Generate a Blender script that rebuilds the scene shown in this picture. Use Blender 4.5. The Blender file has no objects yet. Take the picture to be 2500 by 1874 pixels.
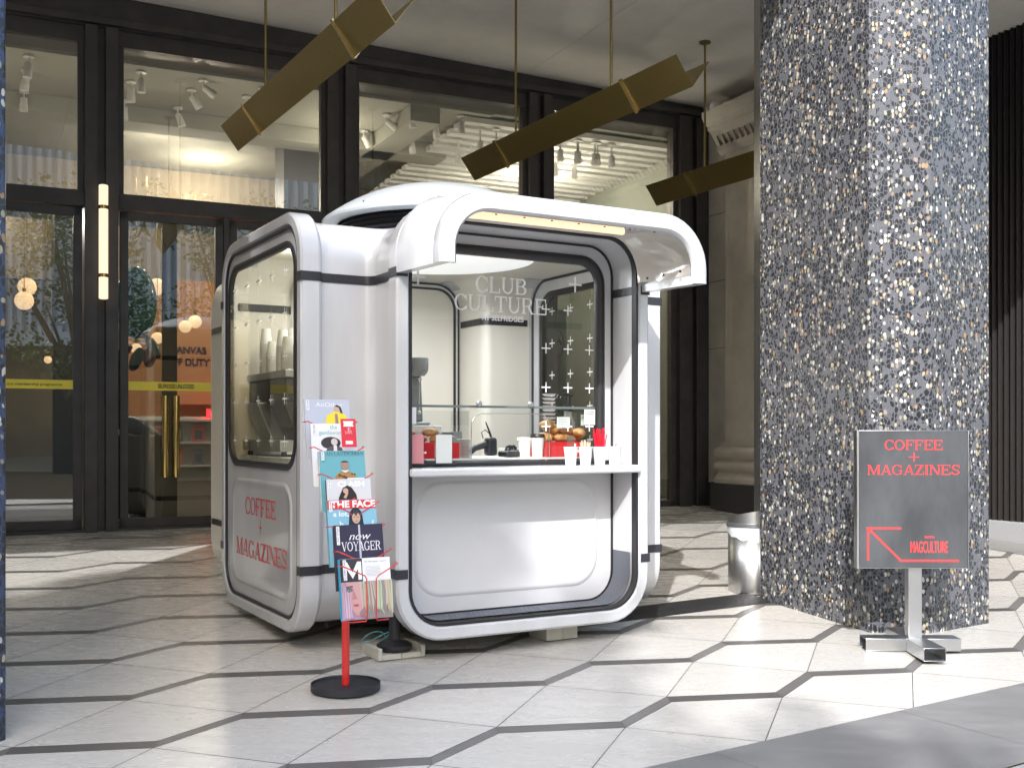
import bpy, bmesh, math, random
from math import sin, cos, pi, sqrt, atan2, radians
from mathutils import Vector, Matrix
random.seed(7)
S = bpy.context.scene
C = S.collection
# ------------------------------------------------------------------ camera, sky, sun, exposure
cam = bpy.data.objects.new('camera', bpy.data.cameras.new('camera')); C.objects.link(cam)
cam.location = (0, 0, 1.5); cam.rotation_euler = (radians(90), 0, 0)
cam.data.sensor_width = 36; cam.data.lens = 38.16; cam.data.shift_y = 0.0472
cam.data.clip_start = .05; cam.data.clip_end = 2000
S.camera = cam
SUN = Vector((.2886, 1.314, -1.08))            # direction the light travels
W = bpy.data.worlds.new('World'); S.world = W; W.use_nodes = True
nt = W.node_tree; bg = nt.nodes['Background']; sk = nt.nodes.new('ShaderNodeTexSky')
sk.sky_type = 'NISHITA'; sk.sun_disc = False
sk.sun_elevation = radians(38.8); sk.sun_rotation = radians(192.4)
sk.air_density = 1.8; sk.dust_density = 5.0; sk.ozone_density = 2.4
nt.links.new(sk.outputs[0], bg.inputs[0]); bg.inputs[1].default_value = .15
sl = bpy.data.lights.new('sun', 'SUN'); so = bpy.data.objects.new('sun', sl); C.objects.link(so)
sl.energy = 2.0; sl.angle = radians(.55); sl.color = (1, .94, .85)
so.rotation_euler = SUN.to_track_quat('-Z', 'Y').to_euler(); so.location = (-5, -10, 20)
S.view_settings.view_transform = 'Standard'; S.view_settings.look = 'None'
S.view_settings.exposure = 1.42; S.view_settings.gamma = 1
S.view_settings.use_white_balance = True; S.view_settings.white_balance_temperature = 5850; S.view_settings.white_balance_tint = 12
try:
    S.cycles.max_bounces = 8; S.cycles.transparent_max_bounces = 16; S.cycles.sample_clamp_indirect = 6
    S.cycles.caustics_reflective = False; S.cycles.caustics_refractive = False
except Exception: pass

# ------------------------------------------------------------------ frames of reference
FA, FB = -.01666, .05033                        # the paving falls gently towards the street
def fz(x, y): return FA * x + FB * y
KT = radians(29.6); KX = Vector((cos(KT), sin(KT), 0)); KY = Vector((-sin(KT), cos(KT), 0))
UT = radians(25.9); UX = Vector((cos(UT), sin(UT), 0)); UN = Vector((-sin(UT), cos(UT), 0))
def kw(x, y, z): return KX * x + KY * y + Vector((0, 0, z))      # kiosk axes -> world
def uw(s, n, z): return UX * s + UN * n + Vector((0, 0, z))      # shopfront axes -> world

# ------------------------------------------------------------------ materials
def N(nt, t, **k):
    n = nt.nodes.new(t)
    for a, v in k.items():
        if a.startswith('i_'):
            key = a[2:]; key = int(key) if key.isdigit() else key.replace('_', ' ')
            n.inputs[key].default_value = v
        else: setattr(n, a, v)
    return n
def newmat(name):
    m = bpy.data.materials.new(name); m.use_nodes = True
    return m, m.node_tree, m.node_tree.nodes['Principled BSDF']
def col4(c): return (c[0], c[1], c[2], 1)
def mat(name, c, rough=.5, metal=0, coat=0, var=.0, vscale=8, bump=0, bscale=60, emit=0, spec=None, c2=None, stretch=(1, 1, 1)):
    m, nt, b = newmat(name); L = nt.links.new
    b.inputs['Base Color'].default_value = col4(c); b.inputs['Roughness'].default_value = rough
    b.inputs['Metallic'].default_value = metal; b.inputs['Coat Weight'].default_value = coat
    b.inputs['Coat Roughness'].default_value = .06
    if spec is not None: b.inputs['Specular IOR Level'].default_value = spec
    tc = N(nt, 'ShaderNodeTexCoord'); mp = N(nt, 'ShaderNodeMapping'); mp.inputs['Scale'].default_value = stretch
    L(tc.outputs['Object'], mp.inputs[0])
    if var or c2:
        nz = N(nt, 'ShaderNodeTexNoise', i_Scale=vscale, i_Detail=6.0, i_Roughness=.6); L(mp.outputs[0], nz.inputs[0])
        mx = N(nt, 'ShaderNodeMix', data_type='RGBA')
        mx.inputs[6].default_value = col4(c); mx.inputs[7].default_value = col4(c2 or [v * (1 - var) for v in c])
        rp = N(nt, 'ShaderNodeMapRange'); rp.inputs[1].default_value = .35; rp.inputs[2].default_value = .7
        L(nz.outputs[0], rp.inputs[0]); L(rp.outputs[0], mx.inputs[0]); L(mx.outputs[2], b.inputs['Base Color'])
        r2 = N(nt, 'ShaderNodeMapRange'); r2.inputs[3].default_value = rough * .85; r2.inputs[4].default_value = min(1, rough * 1.2)
        L(nz.outputs[0], r2.inputs[0]); L(r2.outputs[0], b.inputs['Roughness'])
    if bump:
        n2 = N(nt, 'ShaderNodeTexNoise', i_Scale=bscale, i_Detail=4.0); L(mp.outputs[0], n2.inputs[0])
        bp = N(nt, 'ShaderNodeBump', i_Strength=bump, i_Distance=.01); L(n2.outputs[0], bp.inputs['Height']); L(bp.outputs[0], b.inputs['Normal'])
    if emit:
        b.inputs['Emission Color'].default_value = col4(c); b.inputs['Emission Strength'].default_value = emit
    return m
def glass_mat(name, tint, refl=1.0, ior=1.5, rough=0.0, add=0.0, cap=1.0):
    m, nt, b = newmat(name); L = nt.links.new; nt.nodes.remove(b)
    out = nt.nodes['Material Output']
    tr = N(nt, 'ShaderNodeBsdfTransparent'); tr.inputs[0].default_value = col4(tint)
    gl = N(nt, 'ShaderNodeBsdfGlossy'); gl.inputs['Roughness'].default_value = rough; gl.inputs[0].default_value = (refl, refl, refl, 1)
    ge = N(nt, 'ShaderNodeNewGeometry'); dt = N(nt, 'ShaderNodeVectorMath', operation='DOT_PRODUCT'); L(ge.outputs['Normal'], dt.inputs[0]); L(ge.outputs['Incoming'], dt.inputs[1])
    ab = N(nt, 'ShaderNodeMath', operation='ABSOLUTE'); L(dt.outputs['Value'], ab.inputs[0]); su = N(nt, 'ShaderNodeMath', operation='SUBTRACT'); su.inputs[0].default_value = 1; L(ab.outputs[0], su.inputs[1])
    pw = N(nt, 'ShaderNodeMath', operation='POWER'); pw.inputs[1].default_value = 5; L(su.outputs[0], pw.inputs[0]); f0 = ((ior - 1) / (ior + 1)) ** 2
    ad = N(nt, 'ShaderNodeMath', operation='MULTIPLY_ADD'); ad.use_clamp = True; ad.inputs[1].default_value = 1 - f0; ad.inputs[2].default_value = f0 + add; L(pw.outputs[0], ad.inputs[0])
    cp_ = N(nt, 'ShaderNodeMath', operation='MINIMUM'); cp_.inputs[1].default_value = cap; L(ad.outputs[0], cp_.inputs[0])
    mx = N(nt, 'ShaderNodeMixShader'); L(cp_.outputs[0], mx.inputs[0]); L(tr.outputs[0], mx.inputs[1]); L(gl.outputs[0], mx.inputs[2])
    L(mx.outputs[0], out.inputs[0]); return m
def terrazzo(name, matrix, sc=1.0):
    m, nt, b = newmat(name); L = nt.links.new
    tc = N(nt, 'ShaderNodeTexCoord'); mp = N(nt, 'ShaderNodeMapping'); mp.inputs['Scale'].default_value = (1.25 * sc, 1.25 * sc, .85 * sc)
    L(tc.outputs['Object'], mp.inputs[0])
    wz = N(nt, 'ShaderNodeTexNoise', i_Scale=14.0, i_Detail=2.0); L(mp.outputs[0], wz.inputs[0])
    wv = N(nt, 'ShaderNodeVectorMath', operation='SCALE'); wv.inputs['Scale'].default_value = .03; L(wz.outputs['Color'], wv.inputs[0])
    wa = N(nt, 'ShaderNodeVectorMath', operation='ADD'); L(mp.outputs[0], wa.inputs[0]); L(wv.outputs[0], wa.inputs[1])
    # black angular chips with a blue-grey gap
    ve = N(nt, 'ShaderNodeTexVoronoi', feature='DISTANCE_TO_EDGE', i_Scale=36.0); L(wa.outputs[0], ve.inputs[0])
    vc = N(nt, 'ShaderNodeTexVoronoi', feature='F1', i_Scale=36.0); L(wa.outputs[0], vc.inputs[0])
    sp = N(nt, 'ShaderNodeSeparateColor'); L(vc.outputs['Color'], sp.inputs[0])
    fine = N(nt, 'ShaderNodeTexVoronoi', feature='DISTANCE_TO_EDGE', i_Scale=120.0); L(wa.outputs[0], fine.inputs[0])
    f2 = N(nt, 'ShaderNodeMath', operation='GREATER_THAN'); f2.inputs[1].default_value = .12; L(fine.outputs[0], f2.inputs[0])
    e1 = N(nt, 'ShaderNodeMath', operation='GREATER_THAN'); e1.inputs[1].default_value = .085; L(ve.outputs[0], e1.inputs[0])
    s1 = N(nt, 'ShaderNodeMath', operation='GREATER_THAN'); s1.inputs[1].default_value = .30; L(sp.outputs[0], s1.inputs[0])
    bc = N(nt, 'ShaderNodeMath', operation='MULTIPLY'); L(e1.outputs[0], bc.inputs[0]); L(s1.outputs[0], bc.inputs[1])
    fm = N(nt, 'ShaderNodeMath', operation='SUBTRACT'); fm.inputs[0].default_value = 1; L(bc.outputs[0], fm.inputs[1])
    ff = N(nt, 'ShaderNodeMath', operation='MULTIPLY'); L(fm.outputs[0], ff.inputs[0]); L(f2.outputs[0], ff.inputs[1])
    m0 = N(nt, 'ShaderNodeMix', data_type='RGBA'); m0.inputs[6].default_value = col4(matrix); m0.inputs[7].default_value = col4([v * .55 for v in matrix])
    L(ff.outputs[0], m0.inputs[0])
    m1 = N(nt, 'ShaderNodeMix', data_type='RGBA'); m1.inputs[7].default_value = (.022, .024, .028, 1)
    L(bc.outputs[0], m1.inputs[0]); L(m0.outputs[2], m1.inputs[6])
    # rounded pebbles gathered in drifts
    vp = N(nt, 'ShaderNodeTexVoronoi', feature='F1', i_Scale=34.0); vp.inputs['Randomness'].default_value = .85
    off = N(nt, 'ShaderNodeVectorMath', operation='ADD'); off.inputs[1].default_value = (3.1, 7.7, 1.3); L(wa.outputs[0], off.inputs[0]); L(off.outputs[0], vp.inputs[0])
    s2 = N(nt, 'ShaderNodeSeparateColor'); L(vp.outputs['Color'], s2.inputs[0])
    dn = N(nt, 'ShaderNodeTexNoise', i_Scale=5.5, i_Detail=3.0); L(mp.outputs[0], dn.inputs[0])
    dd = N(nt, 'ShaderNodeMapRange'); dd.inputs[1].default_value = .3; dd.inputs[2].default_value = .7; dd.inputs[3].default_value = .16; dd.inputs[4].default_value = .74
    L(dn.outputs[0], dd.inputs[0])
    pr = N(nt, 'ShaderNodeMath', operation='LESS_THAN'); L(s2.outputs[0], pr.inputs[0]); L(dd.outputs[0], pr.inputs[1])
    rs = N(nt, 'ShaderNodeMath', operation='MULTIPLY_ADD'); rs.inputs[1].default_value = .34; rs.inputs[2].default_value = .18; L(s2.outputs[1], rs.inputs[0])
    ds = N(nt, 'ShaderNodeMath', operation='LESS_THAN'); L(vp.outputs['Distance'], ds.inputs[0]); L(rs.outputs[0], ds.inputs[1])
    pm = N(nt, 'ShaderNodeMath', operation='MULTIPLY'); L(pr.outputs[0], pm.inputs[0]); L(ds.outputs[0], pm.inputs[1])
    cr = N(nt, 'ShaderNodeValToRGB'); cr.color_ramp.interpolation = 'CONSTANT'
    cols = [(0, (.50, .48, .41)), (.22, (.42, .35, .23)), (.42, (.58, .56, .50)), (.56, (.34, .22, .11)), (.66, (.30, .25, .20)), (.76, (.36, .34, .22)), (.88, (.26, .25, .23))]
    cr.color_ramp.elements[0].color = col4(cols[0][1])
    cr.color_ramp.elements[1].position = .22; cr.color_ramp.elements[1].color = col4(cols[1][1])
    for p, c in cols[2:]:
        e = cr.color_ramp.elements.new(p); e.color = col4(c)
    L(s2.outputs[2], cr.inputs[0])
    m2 = N(nt, 'ShaderNodeMix', data_type='RGBA'); L(pm.outputs[0], m2.inputs[0]); L(m1.outputs[2], m2.inputs[6]); L(cr.outputs[0], m2.inputs[7])
    L(m2.outputs[2], b.inputs['Base Color']); b.inputs['Roughness'].default_value = .28
    return m
def attr_stone(name, c, c2, rough, coat=0):
    """stone slabs: each slab has its own tone from the mesh attribute, fine veins and specks on top"""
    m, nt, b = newmat(name); L = nt.links.new
    at = N(nt, 'ShaderNodeAttribute', attribute_name='tone'); tc = N(nt, 'ShaderNodeTexCoord')
    mp = N(nt, 'ShaderNodeMapping'); mp.inputs['Scale'].default_value = (1.0, 3.2, 1); mp.inputs['Rotation'].default_value = (0, 0, .25); L(tc.outputs['Object'], mp.inputs[0])
    n1 = N(nt, 'ShaderNodeTexNoise', i_Scale=3.0, i_Detail=8.0, i_Roughness=.65, i_Distortion=.6); L(mp.outputs[0], n1.inputs[0])
    n2 = N(nt, 'ShaderNodeTexNoise', i_Scale=55.0, i_Detail=5.0, i_Roughness=.7); L(mp.outputs[0], n2.inputs[0])
    r1 = N(nt, 'ShaderNodeMapRange'); r1.inputs[1].default_value = .3; r1.inputs[2].default_value = .75; L(n1.outputs[0], r1.inputs[0])
    mx = N(nt, 'ShaderNodeMix', data_type='RGBA'); mx.inputs[6].default_value = col4(c); mx.inputs[7].default_value = col4(c2); L(r1.outputs[0], mx.inputs[0])
    r2 = N(nt, 'ShaderNodeMapRange'); r2.inputs[1].default_value = .62; r2.inputs[2].default_value = .78; r2.inputs[3].default_value = 1; r2.inputs[4].default_value = .78; L(n2.outputs[0], r2.inputs[0])
    mu = N(nt, 'ShaderNodeMath', operation='MULTIPLY'); L(r2.outputs[0], mu.inputs[0]); L(at.outputs['Fac'], mu.inputs[1])
    vm = N(nt, 'ShaderNodeVectorMath', operation='SCALE'); L(mx.outputs[2], vm.inputs[0]); L(mu.outputs[0], vm.inputs['Scale'])
    L(vm.outputs[0], b.inputs['Base Color'])
    r3 = N(nt, 'ShaderNodeMapRange'); r3.inputs[3].default_value = rough * .7; r3.inputs[4].default_value = rough * 1.4; L(n1.outputs[0], r3.inputs[0]); L(r3.outputs[0], b.inputs['Roughness'])
    bp = N(nt, 'ShaderNodeBump', i_Strength=.04, i_Distance=.004); L(n2.outputs[0], bp.inputs['Height']); L(bp.outputs[0], b.inputs['Normal'])
    return m
M = dict(
    gel=mat('white_gelcoat', (.585, .595, .615), .25, coat=.5, c2=(.53, .535, .54), vscale=5, stretch=(1, 1, .22), bump=.035, bscale=4),
    gelin=mat('cream_gelcoat', (.74, .71, .63), .35, coat=.2, var=.04, vscale=3),
    liner=mat('white_liner', (.60, .60, .61), .3, coat=.3, var=.03),
    rubber=mat('black_rubber', (.018, .018, .02), .45, bump=.15, bscale=90),
    tape=mat('black_tape', (.03, .03, .035), .38, bump=.4, bscale=25, stretch=(1, 1, .3)),
    bronze=mat('dark_bronze', (.085, .077, .073), .42, metal=.3, var=.25, vscale=5),
    black=mat('black', (.012, .012, .013), .5),
    brass=mat('brushed_brass', (.34, .265, .10), .42, metal=1, var=.2, vscale=30, stretch=(1, 1, 12)),
    brassl=mat('bright_brass', (.85, .66, .30), .25, metal=1),
    ceil=mat('plaster_ceiling', (.80, .77, .70), .8, var=.10, vscale=2.5, bump=.25, bscale=40),
    ceil2=mat('shop_ceiling_paint', (.36, .355, .31), .8, var=.06, vscale=2),
    stone=mat('portland_stone', (.64, .60, .52), .75, var=.2, vscale=3, bump=.2, bscale=50),
    granite=mat('grey_granite', (.42, .43, .44), .5, c2=(.33, .34, .35), vscale=160),
    greywall=mat('green_grey_wall', (.30, .32, .28), .7, var=.08),
    tan=mat('tan_wall', (.46, .38, .27), .7, var=.15, vscale=1.5),
    orange=mat('orange_wall', (.60, .30, .12), .7, var=.2, vscale=1.2),
    wood=mat('wood_floor', (.26, .19, .12), .3, var=.3, vscale=6, stretch=(.3, 5, 1)),
    dark=mat('dark_panel', (.05, .05, .055), .5),
    whitep=mat('white_paint', (.75, .75, .73), .5, var=.05),
    steel=mat('brushed_steel', (.55, .55, .54), .36, metal=1, var=.08, vscale=20, stretch=(1, 1, .1), bump=.03, bscale=80),
    alu=mat('satin_aluminium', (.60, .61, .62), .3, metal=1, var=.08, vscale=10),
    red=mat('red_paint', (.62, .025, .02), .3, coat=.3),
    redp=mat('red_plastic', (.68, .02, .025), .3, coat=.3),
    redink=mat('red_vinyl', (.72, .05, .04), .45),
    redsign=mat('coral_vinyl', (.66, .045, .045), .5),
    slate=mat('chalky_slate_panel', (.045, .048, .052), .62, spec=.3, c2=(.085, .09, .096), vscale=4, stretch=(1, 1, .5)),
    plasticb=mat('black_plastic', (.02, .02, .024), .4),
    baseb=mat('matt_black_base', (.018, .02, .026), .5, var=.1, bump=.1, bscale=200),
    paper=mat('paper', (.82, .82, .80), .7),
    cup=mat('paper_cup', (.84, .84, .80), .55),
    white=mat('white_vinyl', (.80, .80, .80), .5),
    bag=mat('bin_liner', (.72, .72, .73), .35, var=.1),
    block=mat('pale_wood_block', (.55, .54, .47), .7, var=.15, vscale=10),
    cable=mat('cable', (.015, .015, .015), .5),
    grd=mat('asphalt_pavement', (.5, .49, .47), .8, var=.15, vscale=20),
    flute=mat('dark_fluted_metal', (.045, .04, .038), .42, metal=.3, var=.15),
    pastry=mat('pastry_crust', (.42, .17, .05), .5, c2=(.70, .42, .16), vscale=18, bump=.5, bscale=40),
    straw=mat('straw_red', (.75, .01, .03), .35),
    stick=mat('wood_stick', (.62, .52, .38), .7),
    leaf=mat('leaf', (.07, .14, .03), .55, c2=(.11, .19, .05), vscale=3),
    bark=mat('bark', (.16, .13, .10), .9, var=.3, bump=.5),
    cladding=mat('white_fin_cladding', (.85, .87, .90), .5, var=.08),
    yellow=mat('yellow_film', (.95, .80, .08), .45),
    ink=mat('black_ink', (.02, .02, .02), .5),
    gold=mat('polished_brass', (.65, .47, .16), .16, metal=1, var=.15, vscale=20, stretch=(1, 1, .1)),
    glow=mat('lamp_glow', (1, .74, .48), .5, emit=.42),
    globe=mat('globe_glow', (1, .66, .36), .5, emit=.55),
    spotg=mat('spot_glow', (1, .78, .5), .5, emit=6),
    redglow=mat('red_neon', (1, .02, .03), .5, emit=2.2),
    mat_=mat('studded_mat', (.10, .112, .135), .42, bump=.3, bscale=120),
    rib=mat('ribbed_mat', (.02, .02, .021), .45, bump=.9, bscale=40, stretch=(1, 3, 1)),
    terr=terrazzo('terrazzo_column', (.15, .153, .167)),
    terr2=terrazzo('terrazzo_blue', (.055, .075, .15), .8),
    tile=attr_stone('limestone_tile', (.575, .55, .495), (.51, .485, .435), .26),
    band=attr_stone('dark_granite_band', (.085, .08, .074), (.12, .113, .105), .36),
    slab=attr_stone('grey_granite_paving', (.165, .162, .155), (.21, .206, .198), .42),
    glass=glass_mat('shop_glass', (.78, .78, .72), 1.0, 1.85, add=.03),
    kglass=glass_mat('kiosk_glass', (.93, .94, .92), 1.0, 1.35),
    tglass=glass_mat('tinted_kiosk_glass', (.80, .78, .66), 1.0, 1.5),
    acry=glass_mat('clear_acrylic', (.96, .97, .97), 1.0, 1.4, cap=.22),
)
_flat = {}
def flat(c, rough=.55):
    k = tuple(round(v, 3) for v in c) + (rough,)
    if k not in _flat: _flat[k] = mat('print_ink', c, rough)
    return _flat[k]

# ------------------------------------------------------------------ mesh helpers
class MB:
    def __init__(s): s.v = []; s.f = []; s.tone = []
    def add(s, vs, fs, T=None):
        o = len(s.v)
        s.v += [tuple(T(Vector(p))) if T else tuple(p) for p in vs]; s.f += [tuple(i + o for i in f) for f in fs]
        return s
    def box(s, x0, x1, y0, y1, z0, z1, T=None):
        vs = [(x, y, z) for z in (z0, z1) for y in (y0, y1) for x in (x0, x1)]
        return s.add(vs, [(0, 2, 3, 1), (4, 5, 7, 6), (0, 1, 5, 4), (2, 6, 7, 3), (0, 4, 6, 2), (1, 3, 7, 5)], T)
    def prism(s, poly, z0, z1, T=None):
        n = len(poly); vs = [(p[0], p[1], z0) for p in poly] + [(p[0], p[1], z1) for p in poly]
        fs = [tuple(range(n))[::-1], tuple(range(n, 2 * n))] + [(i, (i + 1) % n, n + (i + 1) % n, n + i) for i in range(n)]
        return s.add(vs, fs, T)
    def tube(s, pts, r, seg=8, caps=True, T=None):
        pts = [Vector(p) for p in pts]; vs = []; fs = []; n = len(pts)
        rr = r if isinstance(r, (list, tuple)) else [r] * n
        up = None
        for i, p in enumerate(pts):
            d = (pts[min(i + 1, n - 1)] - pts[max(i - 1, 0)]).normalized()
            if up is None: up = Vector((0, 0, 1)) if abs(d.z) < .9 else Vector((1, 0, 0))
            a = d.cross(up).normalized(); b = a.cross(d).normalized(); up = b
            for k in range(seg):
                t = 2 * pi * k / seg; vs.append(p + (a * cos(t) + b * sin(t)) * rr[i])
        for i in range(n - 1):
            for k in range(seg):
                k2 = (k + 1) % seg; fs.append((i * seg + k, i * seg + k2, (i + 1) * seg + k2, (i + 1) * seg + k))
        if caps: fs += [tuple(range(seg))[::-1], tuple(range((n - 1) * seg, n * seg))]
        return s.add(vs, fs, T)
    def lathe(s, prof, seg=24, c=(0, 0, 0), T=None, close=True):
        vs = []; fs = []; n = len(prof)
        for r, z in prof:
            for k in range(seg):
                t = 2 * pi * k / seg; vs.append((c[0] + r * cos(t), c[1] + r * sin(t), c[2] + z))
        for i in range(n - 1):
            for k in range(seg):
                k2 = (k + 1) % seg; fs.append((i * seg + k, i * seg + k2, (i + 1) * seg + k2, (i + 1) * seg + k))
        if close: fs += [tuple(range(seg))[::-1], tuple(range((n - 1) * seg, n * seg))]
        return s.add(vs, fs, T)
    def loft(s, loops, closed=True, ring=False, cap0=False, cap1=False, T=None):
        """loops: lists of points of one length; closed joins each loop's ends; ring joins last loop to first"""
        vs = [p for l in loops for p in l]; n = len(loops[0]); m = len(loops); fs = []
        for i in range(m if ring else m - 1):
            for k in range(n if closed else n - 1):
                k2 = (k + 1) % n; j = (i + 1) % m; fs.append((i * n + k, i * n + k2, j * n + k2, j * n + k))
        if cap0: fs.append(tuple(range(n))[::-1])
        if cap1: fs.append(tuple(range((m - 1) * n, m * n)))
        return s.add(vs, fs, T)
    def quad(s, a, b, c, d, T=None): return s.add([a, b, c, d], [(0, 1, 2, 3)], T)
    def ball(s, c, r, seg=12, rings=8, T=None, sc=(1, 1, 1)):
        prof = [(max(1e-4, r * sin(pi * i / rings)), -r * cos(pi * i / rings)) for i in range(rings + 1)]
        vs = []; fs = []
        for rr_, z in prof:
            for k in range(seg):
                t = 2 * pi * k / seg; vs.append((c[0] + sc[0] * rr_ * cos(t), c[1] + sc[1] * rr_ * sin(t), c[2] + sc[2] * z))
        for i in range(rings):
            for k in range(seg):
                k2 = (k + 1) % seg; fs.append((i * seg + k, i * seg + k2, (i + 1) * seg + k2, (i + 1) * seg + k))
        return s.add(vs, fs, T)
    def build(s, name, m, parent=None, smooth=35, bevel=0, solid=0, seg=2, loc=None, rz=0):
        me = bpy.data.meshes.new(name); me.from_pydata([tuple(v) for v in s.v], [], s.f); me.validate(); me.update()
        bm = bmesh.new(); bm.from_mesh(me); bmesh.ops.recalc_face_normals(bm, faces=bm.faces[:]) if not s.tone else None; bm.to_mesh(me); bm.free()
        if s.tone:
            a = me.attributes.new('tone', 'FLOAT', 'FACE')
            for i, t in enumerate(s.tone[:len(me.polygons)]): a.data[i].value = t
        me.materials.append(m)
        if smooth: me.shade_smooth(); me.set_sharp_from_angle(angle=radians(smooth))
        o = bpy.data.objects.new(name, me); C.objects.link(o)
        if parent is not None: o.parent = parent
        if loc is not None: o.location = loc
        if rz: o.rotation_euler = (0, 0, rz)
        if solid:
            md = o.modifiers.new('thickness', 'SOLIDIFY'); md.thickness = abs(solid); md.offset = -1 if solid > 0 else 1
        if bevel:
            md = o.modifiers.new('soft_edges', 'BEVEL'); md.width = bevel; md.segments = seg; md.limit_method = 'ANGLE'; md.angle_limit = radians(40)
        return o
def tag(o, label=None, cat=None, group=None, kind=None):
    if label: o['label'] = label
    if cat: o['category'] = cat
    if group: o['group'] = group
    if kind: o['kind'] = kind
    return o
def empty(name, loc=(0, 0, 0), rz=0, label=None, cat=None, group=None):
    o = bpy.data.objects.new(name, None); C.objects.link(o); o.location = loc; o.rotation_euler = (0, 0, rz); o.empty_display_size = .1
    return tag(o, label, cat, group)
def copy_tree(o, parent=None):
    c = o.copy(); C.objects.link(c)
    if parent is not None: c.parent = parent
    for ch in [x for x in o.children]: copy_tree(ch, c)
    return c

# ------------------------------------------------------------------ lettering
def arc(cx, cy, rx, ry, a0, a1, tx, ty, n=14):
    out = []
    for i in range(n):
        t0 = radians(a0 + (a1 - a0) * i / n); t1 = radians(a0 + (a1 - a0) * (i + 1) / n)
        out.append([(cx + rx * cos(t0), cy + ry * sin(t0)), (cx + rx * cos(t1), cy + ry * sin(t1)),
                    (cx + (rx - tx) * cos(t1), cy + (ry - ty) * sin(t1)), (cx + (rx - tx) * cos(t0), cy + (ry - ty) * sin(t0))])
    return out
def R(x0, x1, y0, y1): return [(x0, y0), (x1, y0), (x1, y1), (x0, y1)]
def dia(x0, x1, w, y0=0, y1=1): return [(x0, y0), (x0 + w, y0), (x1 + w, y1), (x1, y1)]
def glyph(ch):
    T, t, s, e = .15, .075, .06, .08
    def stem(x, w=T, top=1, bot=1):
        p = [R(x, x + w, 0, 1)]
        if bot: p.append(R(x - e, x + w + e, 0, s))
        if top: p.append(R(x - e, x + w + e, 1 - s, 1))
        return p
    if ch == 'C': return arc(.46, .5, .46, .51, 38, 322, T, t, 24) + [R(.78, .84, .66, .98), R(.78, .84, .04, .3)], .95
    if ch == 'O': return arc(.48, .5, .48, .51, 0, 360, T, t, 28), 1.06
    if ch == 'G': return arc(.46, .5, .46, .51, 38, 322, T, t, 24) + [R(.78, .84, .66, .98), R(.72, .72 + T, .06, .44), R(.6, .95, .4, .46)], 1.05
    if ch == 'F': return stem(.08) + [R(.08, .78, 1 - t, 1), R(.72, .78, .72, 1), R(.2, .55, .47, .54), R(.52, .58, .36, .66)], .88
    if ch == 'E': return stem(.08) + [R(.08, .82, 1 - t, 1), R(.76, .82, .74, 1), R(.2, .58, .47, .54), R(.55, .61, .36, .66), R(.08, .84, 0, t), R(.78, .84, 0, .28)], .94
    if ch == 'L': return stem(.08) + [R(.08, .78, 0, t), R(.72, .78, 0, .3)], .88
    if ch == 'I': return stem(.08), .42
    if ch == 'T': return [R(.36, .51, 0, 1), R(.26, .61, 0, s), R(0, .87, 1 - t, 1), R(0, .06, .7, 1), R(.81, .87, .7, 1)], .95
    if ch == 'U': return [R(.08, .23, .35, 1), R(0, .33, 1 - s, 1), R(.74, .81, .35, 1), R(.62, .93, 1 - s, 1)] + arc(.445, .36, .365, .37, 180, 360, .12, .09, 14), 1.0
    if ch == 'B': return stem(.08) + [R(.15, .5, 1 - t, 1), R(.15, .5, .48, .55), R(.15, .52, 0, t)] + arc(.5, .76, .27, .24, -90, 90, T, t, 12) + arc(.52, .27, .3, .27, -90, 90, T, t, 12), .92
    if ch == 'R': return stem(.08) + [R(.15, .5, 1 - t, 1), R(.15, .52, .45, .52)] + arc(.5, .735, .27, .265, -90, 90, T, t, 12) + [dia(.68, .44, .15, .03, .48), R(.66, .96, 0, s)], 1.0
    if ch == 'A': return [dia(.08, .42, .07), dia(.70, .40, .16), R(.2, .75, .28, .35), R(-.02, .27, 0, s), R(.62, .98, 0, s)], .99
    if ch == 'M': return [R(.08, .15, 0, 1), R(-.02, .25, 0, s), R(-.02, .2, 1 - s, 1), dia(.50, .10, .15), dia(.50, .88, .08), R(.90, 1.05, 0, 1), R(.82, 1.13, 0, s), R(.9, 1.13, 1 - s, 1)], 1.19
    if ch == 'N': return [R(.08, .15, 0, 1), R(-.02, .25, 0, s), R(-.02, .2, 1 - s, 1), dia(.70, .08, .17), R(.80, .87, 0, 1), R(.70, .97, 1 - s, 1)], 1.02
    if ch == 'Z': return [R(.03, .80, 1 - t, 1), R(.03, .09, .72, 1), dia(.02, .6, .19), R(.02, .82, 0, t), R(.76, .82, 0, .3)], .9
    if ch == 'S': return arc(.37, .745, .32, .265, 30, 270, .13, t + .01, 14) + arc(.37, .26, .34, .265, -150, 90, .13, t + .01, 14) + [R(.63, .69, .68, .98), R(.02, .08, .04, .34)], .82
    if ch == 'V': return [dia(.38, .05, .16), dia(.42, .80, .07), R(-.05, .3, 1 - s, 1), R(.7, .97, 1 - s, 1)], .97
    if ch == 'Y': return [R(.36, .51, 0, .5), R(.26, .61, 0, s), dia(.36, .02, .16, .45, 1), dia(.43, .78, .07, .45, 1), R(-.06, .27, 1 - s, 1), R(.66, .93, 1 - s, 1)], .93
    if ch == '+': return [R(.1, .7, .47, .53), R(.37, .43, .2, .8)], .8
    return [], .45
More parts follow.
